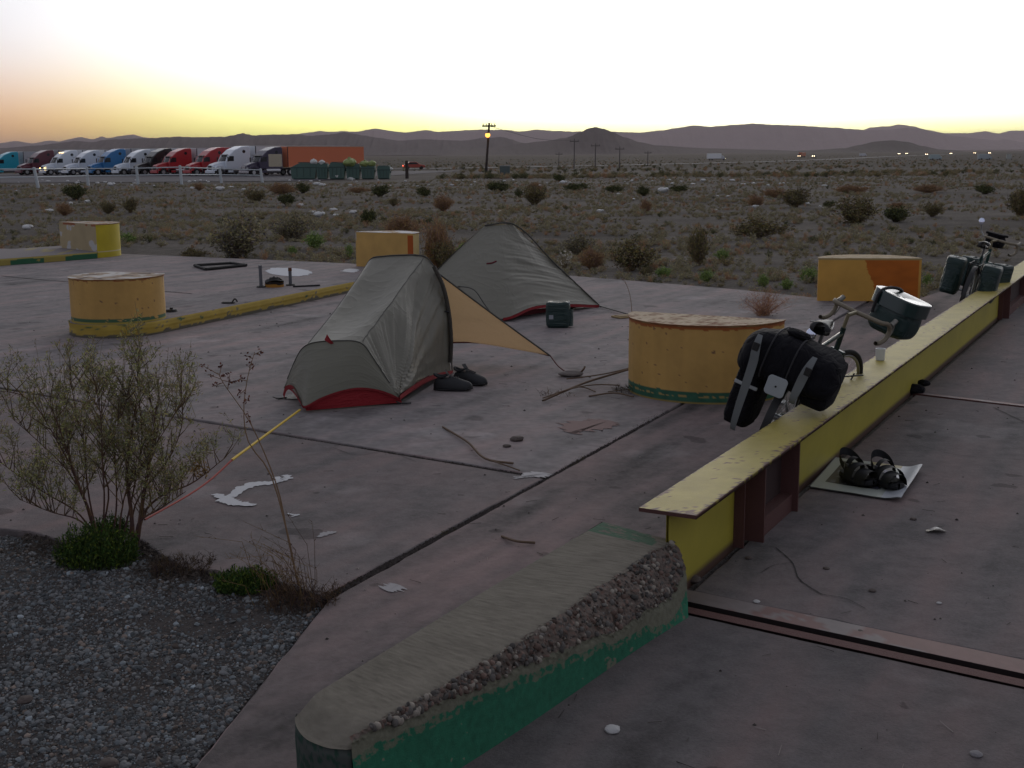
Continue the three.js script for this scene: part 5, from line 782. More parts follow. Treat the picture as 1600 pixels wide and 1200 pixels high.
const plants = [
  ['sage', 372, 396, 118, 72, 'big grey-green bush behind the slab, left of the near tent'], ['sage', 458, 372, 84, 42, 'grey-green bush standing behind the big one left of the tents'], ['green', 491, 384, 40, 27, 'bright green clump at the slab edge left of the middle pillar'],
  ['creosote', 576, 349, 36, 24, 'round dark green bush above the middle pillar'], ['tan', 628, 372, 72, 42, 'rust-tan dry brush directly behind the middle pillar'], ['tan', 684, 414, 56, 78, 'tall tan brush between the middle pillar and the far tent'], ['olive', 692, 416, 44, 46, 'olive brush at the foot of the tall tan brush'],
  ['creosote', 118, 309, 52, 26, 'dark green bush in front of the white fence'], ['tan', 101, 334, 34, 20, 'small tan bush left of the two brown ones above the far left pillar'], ['olive', 168, 331, 28, 20, 'brownish bush above the far left pillar'], ['olive', 204, 329, 30, 23, 'tan-green bush right of the brownish one below the fence'], ['tan', 311, 297, 20, 12, 'small rusty bush under the fence rails'],
  ['olive', 397, 316, 38, 22, 'brownish bush below the parked white lorry'], ['creosote', 449, 320, 38, 21, 'spiky dark green bush below the skips'], ['creosote', 474, 301, 36, 16, 'low dark bush in front of the first skip'], ['creosote', 594, 307, 38, 20, 'dark green bush below the last skip'], ['olive', 615, 319, 18, 13, 'small olive bush right of the dark one below the skips'], ['creosote', 663, 306, 36, 16, 'dark green bush right of the wooden post'], ['tan', 692, 326, 44, 26, 'tan bush above the far tent peak, left side'],
  ['creosote', 778, 299, 52, 18, 'broad dark bush below the lamp pole'], ['creosote', 811, 307, 20, 13, 'small dark bush beside the tan-green one near the lamp pole'], ['olive', 834, 316, 42, 30, 'tan-green bush right of the lamp pole'], ['tan', 836, 300, 34, 16, 'rust-tan top of brush behind the tan-green bush'], ['creosote', 1006, 304, 30, 16, 'dark bush left of the big white litter bag'], ['tan', 1009, 334, 24, 24, 'small reddish brown bush in the middle of the scrub'],
  ['olive', 1091, 411, 42, 60, 'tall dark bush right of the far tent beyond the slab'], ['olive', 985, 418, 78, 50, 'wide grey-brown brush beyond the slab behind the far guy line'], ['tan', 925, 417, 52, 36, 'reddish dry weeds beside the far tent'], ['sage', 905, 392, 60, 36, 'pale sage bush behind the far tent slope'], ['olive', 1182, 367, 96, 32, 'long low olive bush in the middle distance at right'], ['tan', 1181, 321, 36, 20, 'tan bush above the long low olive bush'], ['olive', 1242, 320, 56, 30, 'olive and tan bush left of the three right-hand bushes'], ['tan', 1210, 306, 60, 14, 'rusty brush behind the olive and tan bush'],
  ['olive', 1334, 349, 72, 46, 'largest olive bush above the back right pillar'], ['creosote', 1400, 344, 52, 26, 'dark round bush above the back right pillar corner'], ['tan', 1402, 322, 44, 10, 'tan brush showing behind the dark round bush'], ['olive', 1456, 337, 34, 22, 'small olive bush left of the far bicycle'], ['olive', 1594, 336, 50, 46, 'olive bush at the right edge behind the far bicycle'],
  ['green', 1036, 428, 34, 17, 'low bright green clump left of the four at the far slab edge'], ['green', 1103, 437, 28, 20, 'bright green clump below the tall dark bush'], ['green', 1193, 444, 22, 21, 'narrow bright green clump at the far slab edge'], ['green', 1229, 447, 26, 17, 'bright green clump left of the back right pillar'], ['green', 1263, 437, 34, 25, 'bright green clump touching the back right pillar'], ['green', 198, 377, 34, 17, 'bright green clump right of the far left pillar'], ['green', 1128, 402, 28, 18, 'pale flowering green clump right of the tall dark bush'], ['green', 1449, 444, 20, 22, 'green clump right of the back right pillar'], ['green', 457, 392, 18, 14, 'tiny green clump beside the big grey-green bush'], ['green', 723, 394, 22, 20, 'pale green clump between tall tan brush and far tent'], ['green', 545, 398, 16, 24, 'green clump peeping out left of the middle pillar'],
  ['olive', 1010, 428, 30, 16, 'small dull clump at the far slab edge'], ['olive', 300, 398, 46, 20, 'low dark clump left of the big grey-green bush'], ['creosote', 900, 297, 60, 12, 'low dark thicket in the scrub under the cone hill'], ['creosote', 960, 300, 40, 12, 'low dark thicket right of the one under the cone hill'], ['creosote', 875, 283, 30, 12, 'dark bush among litter left of the cone hill'], ['creosote', 1060, 299, 40, 12, 'dark bush right of the white litter bag'], ['tan', 440, 302, 60, 18, 'rusty brush below the dark lorry'], ['tan', 560, 300, 46, 9, 'dry brush strip below the skips'], ['tan', 1330, 300, 70, 14, 'rusty brush band in the right middle distance'], ['tan', 1450, 300, 80, 13, 'rusty brush band left of the right edge'], ['creosote', 1540, 302, 60, 15, 'dark brush in the far scrub at right'], ['creosote', 1295, 322, 26, 12, 'small dark bush between the olive bushes at right'],
];
for (const a of plants) plant(...a);
plant('dry', 1192, 493, 118, 46, 'dry rusty tumbleweed lying on the slab behind the round pillar', 'tumbleweed', 'tumbleweed');
plant('dry', 505, 455, 40, 10, 'dry weeds along the foot of the yellow kerb', 'weed', 'weed');
{ // pale seed-head plant beyond the far tent
  const p = G(882, 418); const r = rng(9), S = new Tri(), L = new Tri(); for (let i = 0; i < 40; i++) { const e = V((r() - 0.5) * 0.24, 0.12 + r() * 0.22, (r() - 0.5) * 0.24); S.bar(V(0, 0, 0), e, 0.004, 0.002, [0.2, 0.16, 0.1]); for (let k = 0; k < 5; k++) L.leaf(e, V(r() - 0.5, r() - 0.5, r() - 0.5).normalize(), 0.04, 0.028, [0.5, 0.47, 0.4], r); }
  const o = thing('seed_plant', 'pale white seed-head plant beside the slope of the far tent', 'plant'); part('stem', S.geo(), plantM, o); part('seed_head', L.geo(), plantM, o); o.position.copy(p).setY(groundY(p.x, p.z));
}
{ // scrub that nobody could count
  const r = rng(1234), m4 = new THREE.Matrix4(), qt = new THREE.Quaternion(), eu = new THREE.Euler();
  const mk = (kind, seed, small) => { const f = kind === 'creosote' ? 1.1 : 1.4, br = (c) => c && c.map((x) => x * f), o0 = kinds[kind], o = { ...o0, leafC: br(o0.leafC), mixC: br(o0.mixC), stemC: br(o0.stemC) }, [s, l] = shrubParts({ ...o, h: 1, w: 2.0, seed, stems: small, twigs: 3, leaves: 5, leafL: 0.15, leafW: kind === 'tan' ? 0.02 : 0.05, stemR: 0.014 }); return mergeGeometries([s, l]); };
  const gs = [mk('sage', 501, 20), mk('tan', 502, 26), mk('creosote', 503, 22), mk('olive', 504, 22), mk('sage', 505, 18)], L = gs.map(() => []);
  const dark = (x, z) => fbm(x * 0.02, z * 0.03, 4, 3);
  for (let k = 0; k < 42000; k++) {
    const t = (r() * 58 - 29) * Math.PI / 180, d = 17 + 130 * Math.pow(r(), 1.5), x = Math.sin(t) * d, z = -Math.cos(t) * d; if (onSlab(x, z)) continue;
    if (z < -110 && x < -8 && x > -130 && z > -225) continue;
    const c = fbm(x * 0.22, z * 0.22, 6, 3) + 0.6 * fbm(x * 0.05, z * 0.05, 2, 2); if (c < -0.25 + 0.55 * r()) continue;
    const q = r(), i = q < 0.5 ? 0 : q < 0.66 ? 1 : q < 0.68 ? 2 : q < 0.76 ? 3 : 4, s = (0.07 + 0.13 * r() * r() + 0.05 * Math.max(0, c)) * (1 + d / 150);
    m4.compose(V(x, groundY(x, z) - 0.01, z), qt.setFromEuler(eu.set(0, r() * 6.3, 0)), V(s * (0.9 + 0.6 * r()), s * (0.6 + 0.5 * r()), s)); L[i].push(m4.clone());
  }
  for (let k = 0; k < 9000; k++) {
    const t = (r() * 56 - 28) * Math.PI / 180, d = 130 + 1100 * Math.pow(r(), 1.6), x = Math.sin(t) * d, z = -Math.cos(t) * d; if (z < -110 && x < -8 && x > -130 && z > -225) continue;
    if (roadDist(x, z) < 8) continue; const c = dark(x, z); if (c < -0.15 + 0.3 * r()) continue;
    const i = r() < 0.25 ? 2 : r() < 0.5 ? 3 : r() < 0.5 ? 1 : 0, s = 0.3 + 0.4 * r(); m4.compose(V(x, groundY(x, z) - 0.03, z), qt.setFromEuler(eu.set(0, r() * 6.3, 0)), V(s * 1.4, s * (0.8 + 0.4 * r()), s * 1.2)); L[i].push(m4.clone());
  }
  gs.forEach((g, i) => { const im = new THREE.InstancedMesh(g, plantM, L[i].length); L[i].forEach((q, k) => im.setMatrixAt(k, q)); im.name = numbered('ground_scrub'); im.castShadow = im.receiveShadow = true; tag(im, ['low grey-green tufts over the stony desert', 'low rusty dry tufts over the desert', 'dark green low scrub out to the hills', 'olive low scrub between the bushes', 'pale sage tufts across the open ground'][i], undefined, undefined, 'stuff'); scene.add(im); });
}
{ // the bush at lower left: forked woody stems, fine grey-green leaves
  const o = thing('desert_bush', 'tall open grey-green bush with woody stems at the slab edge in the left foreground', 'bush');
  const r = rng(77), b0 = G(214, 850), d0 = -b0.z, S = new Tri(), L = new Tri(), F = new Tri();
  const px = (u, v, dz = 0) => Zd(u, v, d0 + dz);
  const stems = [[[214, 852], [222, 790], [234, 720], [243, 672], [232, 610]], [[208, 850], [205, 800], [198, 740], [205, 680], [215, 620]], [[214, 850], [226, 800], [252, 775], [300, 755], [352, 715]], [[212, 850], [218, 815], [250, 795], [290, 768]], [[150, 838], [140, 800], [118, 745], [100, 690], [78, 630]], [[150, 838], [135, 790], [105, 735], [60, 690], [15, 650]], [[160, 840], [163, 780], [160, 720], [158, 660], [150, 600]], [[158, 838], [170, 770], [160, 720], [190, 650], [205, 590]], [[175, 845], [182, 790], [180, 730], [172, 670], [120, 590]], [[150, 838], [120, 800], [70, 770], [25, 740], [-30, 700]], [[185, 848], [190, 800], [200, 760], [240, 700], [290, 620]], [[200, 850], [215, 780], [262, 720], [285, 660], [282, 610]], [[148, 836], [128, 770], [90, 690], [40, 620], [-20, 610]], [[152, 838], [138, 770], [130, 690], [118, 640], [108, 575]], [[190, 850], [210, 760], [222, 680], [215, 590], [222, 565]], [[150, 838], [122, 812], [80, 800], [30, 780]]];
  const bark = [0.12, 0.07, 0.055], greens = [[0.28, 0.29, 0.13], [0.22, 0.24, 0.1], [0.36, 0.34, 0.18], [0.32, 0.25, 0.13]];
  const leafy = (p, n, spread) => { for (let i = 0; i < n; i++) { const c = p.clone().add(V((r() - 0.5) * spread, (r() - 0.5) * spread, (r() - 0.5) * spread)); L.leaf(c, V(r() - 0.5, r() * 0.9 - 0.15, r() - 0.5).normalize(), 0.014 + 0.02 * r(), 0.0048, shade(greens[Math.floor(r() * 4)], r, 0.4), r); } };
  stems.forEach((pts, si) => {
    const q = (r() - 0.5) * 0.6, c = curve(pts.map(([u, v], i) => px(u, v, q * i / pts.length))), thick = si < 2 ? 0.013 : si < 5 ? 0.009 : 0.0055;
    let p = c(0); for (let k = 1; k <= 14; k++) { const n = c(k / 14); S.bar(p, n, thick * (1 - (k - 1) / 18), thick * (1 - k / 18), shade(bark, r, 0.2), 6); p = n; }
    for (let k = 0; k < 25; k++) {
      const t = 0.3 + 0.7 * r(), a = c(t), len = (0.09 + 0.2 * r()) * (1.2 - t * 0.4), dir = V(r() - 0.5, 0.55 + 0.5 * r(), (r() - 0.5) * 1.1).add(V((r() - 0.5) * 0.9, 0, 0)).normalize(), m = a.clone().addScaledVector(dir, len * 0.5), e = m.clone().addScaledVector(dir.clone().add(V((r() - 0.5) * 0.6, 0.25, (r() - 0.5) * 0.5)).normalize(), len * 0.5);
      S.bar(a, m, 0.0028, 0.002, shade([0.13, 0.09, 0.06], r, 0.3), 4); S.bar(m, e, 0.002, 0.0011, shade([0.17, 0.125, 0.08], r, 0.3), 3);
      for (let j = 0; j < 3; j++) { const f = lerpV(m, e, r()), g = f.clone().add(V(r() - 0.5, r() * 0.8, r() - 0.5).multiplyScalar(0.13)); S.bar(f, g, 0.0013, 0.0008, [0.2, 0.16, 0.1]); for (let i = 0; i < 3; i++) leafy(lerpV(f, g, 0.2 + 0.8 * r()), 4, 0.03); }
      for (let i = 0; i < 3; i++) leafy(lerpV(m, e, r()), 4, 0.035);
    }
  });
  for (let i = 0; i < 60; i++) { const u = 40 + r() * 270, v = 560 + r() * 60, a = px(u, v + 40, (r() - 0.5) * 0.5), e = a.clone().add(V((r() - 0.5) * 0.16, 0.1 + 0.16 * r(), (r() - 0.5) * 0.1)); F.bar(a, e, 0.0015, 0.0009, [0.22, 0.19, 0.12]); for (let k = 0; k < 4; k++) F.leaf(lerpV(a, e, 0.5 + 0.5 * r()), V(r() - 0.5, r(), r() - 0.5).normalize(), 0.014, 0.005, [0.24, 0.2, 0.13], r); }
  part('stem', S.geo(), plantM, o); part('foliage', L.geo(), plantM, o); part('seed_stalk', F.geo(), plantM, o);
  const yl = new Tri(); for (let i = 0; i < 90; i++) { const c = px(312 + (r() - 0.5) * 22, 735 + (r() - 0.5) * 24); yl.leaf(c, V(r() - 0.5, r() - 0.3, r() - 0.5).normalize(), 0.024, 0.008, shade([0.24, 0.15, 0.05], r), r); } part('dry_leaf_tuft', yl.geo(), plantM, o, 'yellowed leaf tuft');
  rebase(o, b0);
  const clump = (u, v, w, h, n, label, seed) => { const q = rng(seed), p = G(u, v), T = new Tri(), St = new Tri(), sc = -p.z / FOC; for (let i = 0; i < n; i++) { const a = q() * 6.283, rr = Math.sqrt(q()), bx = V(Math.cos(a) * rr * w * sc / 2, 0, Math.sin(a) * rr * w * sc / 3), hh = h * sc * (0.45 + 0.6 * q()) * Math.sqrt(1 - rr * rr * 0.7), e = bx.clone().multiplyScalar(1.15).setY(hh); St.bar(bx, e, 0.002, 0.001, [0.06, 0.09, 0.025]); for (let k = 0; k < 12; k++) T.leaf(lerpV(bx, e, 0.1 + 0.9 * q()).add(V(q() - 0.5, q() - 0.5, q() - 0.5).multiplyScalar(0.03)), V(q() - 0.5, q() * 0.9, q() - 0.5).normalize(), 0.014 + 0.016 * q(), 0.007, shade(q() < 0.25 ? [0.12, 0.16, 0.03] : [0.045, 0.085, 0.022], q, 0.4), q); } const c = thing('weed_clump', label, 'weeds'); part('stem', St.geo(), plantM, c); part('foliage', T.geo(), plantM, c); c.position.copy(p).setY(-0.03); return c; };
  clump(152, 872, 120, 72, 420, 'dark green leafy clump at the foot of the left bush', 5); clump(172, 835, 60, 44, 110, 'bright green sprig inside the left bush', 15); clump(383, 912, 95, 40, 260, 'bright green weed clump at the slab edge right of the left bush', 25);
  const grass = (u0, u1, v, h, n, lean, label, seed, col) => { const q = rng(seed), T = new Tri(), St = new Tri(), p = G((u0 + u1) / 2, v), sc = -p.z / FOC; for (let i = 0; i < n; i++) { const x = (q() - 0.5) * (u1 - u0) * sc, z = (q() - 0.5) * 0.22, hh = h * sc * (0.3 + 0.75 * q()), bx = V(x, 0, z), m = V(x + (q() - 0.5 + lean * 0.4) * hh * 0.5, hh * 0.6, z + (q() - 0.5) * hh * 0.4), e = m.clone().add(V((q() - 0.5 + lean) * hh * 0.6, hh * 0.4 * (q() * 1.2), (q() - 0.5) * hh * 0.4)); const c = shade(col, q, 0.35); St.bar(bx, m, 0.0018, 0.0013, c); St.bar(m, e, 0.0013, 0.0007, c); for (let k = 0; k < 3; k++) { const f = lerpV(m, e, q()); St.bar(f, f.clone().add(V(q() - 0.5, q() * 0.6, q() - 0.5).multiplyScalar(0.06)), 0.0009, 0.0006, c); T.leaf(f, V(q() - 0.5, q() - 0.2, q() - 0.5).normalize(), 0.012, 0.004, c, q); } } const o2 = thing('dry_grass', label, 'dry grass'); part('stem', St.geo(), plantM, o2); part('seed_head', T.geo(), plantM, o2); o2.position.copy(p).setY(-0.03); return o2; };
  grass(400, 500, 925, 140, 50, -0.55, 'dry grass tuft with thin leaning blades right of the weed clump', 3, [0.15, 0.1, 0.06]); grass(420, 530, 935, 34, 150, 0.1, 'low brown grass at the corner of the slab and the strip', 13, [0.1, 0.065, 0.045]); grass(240, 330, 885, 26, 160, 0.1, 'low dry litter grass along the broken slab edge', 23, [0.085, 0.06, 0.042]);
  // tall dry stalks
  const stalk = (pts, label, seed, tufts) => { const q = rng(seed), T = new Tri(), H = new Tri(), d = -G(pts[0][0], pts[0][1]).z, c = curve(pts.map(([u, v]) => Zd(u, v, d))); let p = c(0); for (let k = 1; k <= 16; k++) { const n = c(k / 16); T.bar(p, n, 0.0042 * (1.1 - (k - 1) / 20), 0.0042 * (1.1 - k / 20), [0.24, 0.16, 0.1], 5); p = n; } for (const [t, du, dv] of tufts) { const a = c(t), e = a.clone().add(V(du * d / FOC, -dv * d / FOC, (q() - 0.5) * 0.04)); T.bar(a, e, 0.002, 0.0012, [0.22, 0.14, 0.09], 4); for (let k = 0; k < 9; k++) H.leaf(lerpV(a, e, 0.55 + 0.5 * q()).add(V(q() - 0.5, q() - 0.5, q() - 0.5).multiplyScalar(0.022)), V(q() - 0.5, q() - 0.5, q() - 0.5).normalize(), 0.016, 0.009, shade([0.13, 0.05, 0.035], q), q); } const o3 = thing('dry_stalk', label, 'dry plant'); part('stem', T.geo(), plantM, o3); part('seed_head', H.geo(), plantM, o3); return rebase(o3, G(pts[0][0], pts[0][1])); };
  stalk([[466, 912], [448, 830], [436, 770], [412, 705], [385, 650], [350, 600], [340, 582]], 'tall dry stalk with dark seed heads leaning left in front of the tents', 8, [[0.95, 4, -18], [0.9, -20, -8], [0.85, -18, 6], [0.88, 22, 2], [0.97, -26, -16], [0.93, 10, -2], [0.8, 6, -26], [0.62, -6, -20]]);
  stalk([[466, 914], [446, 820], [420, 735], [388, 690], [381, 640], [388, 585], [398, 550]], 'second tall dry stalk with dark seed heads beside the first', 18, [[0.98, 12, -6], [0.92, -4, 6], [0.86, 8, -8], [0.8, -12, -4], [0.72, 6, 4], [0.76, -10, 8], [0.95, -10, -4]]);
  stalk([[988, 495], [984, 460], [972, 430], [950, 395]], 'tall thin dry weed standing at the slab joint right of the far tent', 28, [[0.9, 6, -6], [0.7, 14, -12], [0.5, -8, -10], [0.6, 8, -14]]);
  grass(840, 900, 617, 16, 26, 0, 'sparse dry grass at the guy line rock', 33, [0.12, 0.08, 0.05]);
  grass(960, 1000, 612, 18, 60, 0, 'dark weeds at the left foot of the round pillar', 43, [0.06, 0.045, 0.03]);
  // weeds in the slab joints
  const joint = (A, B, n, label, seed) => { const q = rng(seed), T = new Tri(), C = new Tri(); for (let i = 0; i < n; i++) { const cl = fbm(i * 0.05, seed, 0, 2); const p = lerpV(A, B, (i + q()) / n); const m = Math.round(22 * Math.max(0, cl - 0.12)); for (let k = 0; k < m; k++) { const b = p.clone().add(V((q() - 0.5) * 0.035, -0.012, (q() - 0.5) * 0.035)), e = b.clone().add(V((q() - 0.5) * 0.05, 0.004 + q() * 0.018, (q() - 0.5) * 0.05)); T.bar(b, e, 0.0016, 0.0008, shade(q() < 0.4 ? [0.07, 0.075, 0.03] : [0.085, 0.06, 0.042], q)); } for (let h = 0; h < 5; h++) { const s = 0.004 + 0.011 * q(), w = 0.035 + 0.035 * q(); const z = lerpV(A, B, (i + q()) / n).add(V((q() - 0.5) * 0.04, -0.008, (q() - 0.5) * 0.04)); for (let k = 0; k < 4; k++) { const a = k * 1.57; C.tri(z.clone().add(V(0, s * 0.7, 0)), z.clone().add(V(Math.cos(a) * s, 0, -Math.sin(a) * s)), z.clone().add(V(Math.cos(a + 1.57) * s, 0, -Math.sin(a + 1.57) * s)), [w, w * 0.85, w * 0.8]); } } } const o4 = single('joint_weeds', mergeGeometries([T.geo(), C.geo()]), plantM, label, undefined, undefined, 'stuff'); return o4; };
  joint(G(505, 934), jI, 260, 'weeds and dirt in the long joint below the tents', 2); joint(jI, G(1040, 640), 130, 'weeds and dirt in the long joint towards the round pillar', 4); joint(jI, G(300, 658), 220, 'weeds and crumbs in the joint in front of the near tent', 6); joint(G(300, 658), G(0, 606), 120, 'crumbs in the joint behind the left bush', 8); joint(G(262, 516), G(545, 455), 160, 'weeds along the foot of the yellow kerb', 10);
}
// dirt and debris along the broken slab edge
{
  const c = curve(nearEdge.slice(2)), r = rng(61), T = new Tri();
  for (let i = 0; i < 5200; i++) { const t = r(), p = c(t), k = (r() + r() + r() - 1.2) * 0.16, a = r() * 6.28, s = 0.004 + 0.013 * r() * r(); p.x -= k * 0.3; p.z += k; p.y = -0.03 + 0.035 * Math.exp(-((k / 0.07) ** 2)) * r(); const w = 0.04 + 0.06 * r(), col = [w * 1.1, w * 0.92, w * 0.8]; if (r() < 0.4) { const e = p.clone().add(V(Math.cos(a), 0.25 * r(), Math.sin(a)).multiplyScalar(0.02 + 0.05 * r())); T.bar(p, e, 0.0015, 0.001, col); } else for (let q = 0; q < 4; q++) { const b = a + q * 1.57; T.tri(p.clone().add(V(0, s * 0.8, 0)), p.clone().add(V(Math.cos(b) * s, -0.004, -Math.sin(b) * s)), p.clone().add(V(Math.cos(b + 1.57) * s, -0.004, -Math.sin(b + 1.57) * s)), col); } }
  single('debris', T.geo(), plantM, 'crumbs of dirt and twigs along the broken slab edge', undefined, undefined, 'stuff');
}

{ // specks of grit and plant crumbs lying about on the concrete
  const r = rng(717), T = new Tri();
  for (let i = 0; i < 5200; i++) {
    const z = -2.2 - 14 * Math.pow(r(), 1.4), x = (r() - 0.5) * (5 + -z * 0.95); if (!onSlab(x, z)) continue;
    const cl = fbm(x * 0.9, z * 0.9, 21, 3); if (r() > 0.35 + 1.6 * cl) continue;
    const s = (0.002 + 0.006 * Math.pow(r(), 3)) * (1 - z / 14), a = r() * 6.28, w = r() < 0.12 ? 0.28 : 0.035 + 0.08 * r(), c = [w * 1.05, w * 0.93, w * 0.86], p = V(x, 0.001, z);
    if (r() < 0.22) T.bar(p.clone().setY(0.003), p.clone().add(V(Math.cos(a), 0.1, Math.sin(a)).multiplyScalar(0.03 + 0.05 * r())), 0.0015, 0.001, c);
    else for (let q = 0; q < 4; q++) { const b = a + q * 1.57; T.tri(p.clone().add(V(0, s * 0.8, 0)), p.clone().add(V(Math.cos(b) * s, 0, -Math.sin(b) * s)), p.clone().add(V(Math.cos(b + 1.57) * s, 0, -Math.sin(b + 1.57) * s)), c); }
  }
  single('grit', T.geo(), plantM, 'specks of grit and plant crumbs strewn over the concrete', undefined, undefined, 'stuff');
}

// ------------------------------------------------------------------ lorry park, fence, skips, poles, highway
{
  const lot = surf(60, 40, (u, v) => { const d = mix(124, 230, v), x = mix(-140, mix(-20, -8, v), u); return V(x, -0.02, -d); }, (q) => { const w = 1 + 0.4 * fbm(q.x * 0.1, q.z * 0.2, 0, 3) + 0.2 * fbm(q.x * 0.6, q.z * 0.6, 1, 2); return [0.115 * w, 0.11 * w, 0.12 * w]; });
  single('parking_lot', lot, tinted(0.9), 'grey asphalt lorry park behind the fence', undefined, undefined, 'structure');
  const rd = surf(160, 3, (u, v) => { const p = roadAt(u), t = roadAt(Math.min(1, u + 0.01)).sub(roadAt(Math.max(0, u - 0.01))).normalize(), k = (v - 0.5) * 11; const x = p.x - t.z * k, z = p.z + t.x * k; return V(x, groundY(x, z) + 0.12, z); });
  single('highway', rd, mat(0.13, 0.125, 0.13, 0.85), 'grey highway running away to the right across the plain', undefined, undefined, 'structure');
  for (const k of [-5.0, 5.0]) single('road_marking', surf(160, 1, (u, v) => { const p = roadAt(u), t = roadAt(Math.min(1, u + 0.01)).sub(roadAt(Math.max(0, u - 0.01))).normalize(), q = k + (v - 0.5) * 0.3; const x = p.x - t.z * q, z = p.z + t.x * q; return V(x, groundY(x, z) + 0.14, z); }), mat(0.55, 0.55, 0.55), k < 0 ? 'white edge line on the far side of the highway' : 'white edge line on the near side of the highway', undefined, undefined, 'structure');
}
const glassM = pmat(0.02, 0.025, 0.03, 0.12, {}), chrome = mat(0.5, 0.5, 0.52, 0.25, { metalness: 0.9 }), wheelM = mat(0.015, 0.015, 0.016, 0.85), hubM = mat(0.45, 0.45, 0.46, 0.4, { metalness: 0.6 });
const headOn = new THREE.MeshStandardMaterial({ color: lin(0.8, 0.7, 0.5), emissive: lin(1, 0.62, 0.22), emissiveIntensity: 6 }), headOff = mat(0.4, 0.4, 0.42, 0.2);
const extr = (pts, w, bev = 0.06) => { const g = new THREE.ExtrudeGeometry(new THREE.Shape(pts.map(([a, b]) => new THREE.Vector2(a, b))), { depth: w - 2 * bev, bevelEnabled: true, bevelSize: bev, bevelThickness: bev, bevelSegments: 2, bevelOffset: -bev }); g.translate(0, 0, -(w / 2 - bev)); return g; };
const geoCache = {};
function lorry(label, paint, trailerC, o2 = {}) {
  const c = geoCache.t ??= {
    sleeper: extr([[-2.1, 0.95], [-2.1, 3.75], [-1.9, 3.95], [-1.0, 3.9], [0.2, 3.45], [0.95, 2.85], [1.15, 2.75], [1.6, 1.9], [1.6, 0.95]], 2.4, 0.12),
    hood: extr([[1.55, 0.75], [1.55, 1.95], [2.3, 1.8], [3.1, 1.55], [3.35, 1.35], [3.4, 0.75]], 1.5, 0.12),
    fender: [-1, 1].map((s) => { const g = extr([[1.75, 0.95], [1.8, 1.25], [2.1, 1.42], [2.9, 1.38], [3.2, 1.15], [3.25, 0.7], [3.05, 0.7], [2.85, 1.0], [2.5, 1.1], [2.15, 1.0], [1.95, 0.75]], 0.45, 0.05); g.translate(0, 0, s * 0.96); return g; }),
    bumper: box(3.42, 0.55, 0, 0.22, 0.4, 2.35, 0.08), grille: box(3.405, 1.1, 0, 0.06, 0.55, 0.85, 0.02),
    wind: [-1, 1].map((s) => surf(4, 4, (u, v) => V(mix(1.66, 1.2, v) + 0.03 - 0.14 * u * u, mix(1.95, 2.72, v), s * mix(0.03, 1.04, u)))),
    side: [-1, 1].map((s) => surf(4, 4, (u, v) => V(mix(0.45, mix(1.42, 1.1, v), u), mix(1.95, 2.6, v), s * 1.205))),
    sleepW: [-1, 1].map((s) => new THREE.CircleGeometry(0.22, 16).scale(1.1, 1, 1).rotateY(s > 0 ? 0 : Math.PI).translate(-1.1, 3.2, s * 1.206)),
    door: [-1, 1].map((s) => surf(4, 4, (u, v) => V(mix(0.35, 1.5, u), mix(1.05, 1.93, v), s * 1.206))),
    visor: box(1.28, 2.82, 0, 0.35, 0.05, 2.1, 0.02), lights: [-1, 1].map((s) => box(3.36, 1.05, s * 0.88, 0.12, 0.26, 0.36, 0.04)),
    tank: [-1, 1].map((s) => cyl(V(-1.6, 0.72, s * 1.0), V(0.6, 0.72, s * 1.0), 0.32, 0.32, 16)), step: [-1, 1].map((s) => box(0.95, 0.6, s * 1.1, 0.7, 0.3, 0.25, 0.04)),
    mirror: [-1, 1].map((s) => M([box(1.45, 2.2, s * 1.42, 0.1, 0.62, 0.2, 0.03), cyl(V(1.4, 2.45, s * 1.15), V(1.45, 2.45, s * 1.4), 0.02, 0.02, 6)])),
    chassis: box(-3.6, 0.95, 0, 5.6, 0.25, 0.9, 0.02), tyre: new THREE.TorusGeometry(0.36, 0.155, 10, 24).scale(1, 1, 1.25), hub: cyl(V(0, 0, -0.16), V(0, 0, 0.16), 0.26, 0.22, 16), marker: [-2, -1, 0, 1, 2].map((k) => box(0.1, 3.56, k * 0.36, 0.16, 0.06, 0.1, 0.02)),
    body: box(-10.6, 2.55, 0, 15.4, 2.75, 2.55, 0.03), rail: M([box(-10.6, 3.95, 1.27, 15.4, 0.08, 0.05), box(-10.6, 3.95, -1.27, 15.4, 0.08, 0.05), box(-10.6, 1.2, 1.27, 15.4, 0.1, 0.05), box(-10.6, 1.2, -1.27, 15.4, 0.1, 0.05)]), legs: M([box(-5.2, 0.75, 0.7, 0.14, 1.0, 0.14), box(-5.2, 0.75, -0.7, 0.14, 1.0, 0.14)]),
    corner: M([-1, 1].map((s) => box(-2.88, 2.55, s * 1.26, 0.1, 2.75, 0.06))),
  };
  const t = thing('lorry', label, 'lorry', undefined), p2 = o2.second ?? paint;
  part('cab', c.sleeper, paint, t); part('hood', c.hood, paint, t); c.fender.forEach((g) => part('fender', g, paint, t)); part('bumper', c.bumper, o2.chrome ? chrome : paint, t); part('grille', c.grille, o2.chrome ? chrome : blackM, t);
  c.wind.forEach((g) => part('windscreen', g, glassM, t)); c.side.forEach((g) => part('side_window', g, glassM, t)); c.sleepW.forEach((g) => part('sleeper_window', g, glassM, t)); c.door.forEach((g) => part('door', g, p2, t));
  part('sun_visor', c.visor, blackM, t); c.lights.forEach((g) => part('headlight', g, o2.on ? headOn : headOff, t)); c.tank.forEach((g) => part('fuel_tank', g, chrome, t)); c.step.forEach((g) => part('step', g, paint, t)); c.mirror.forEach((g) => part('mirror', g, blackM, t)); part('chassis', c.chassis, blackM, t);
  if (o2.on) c.marker.forEach((g) => part('marker_light', g, headOn, t));
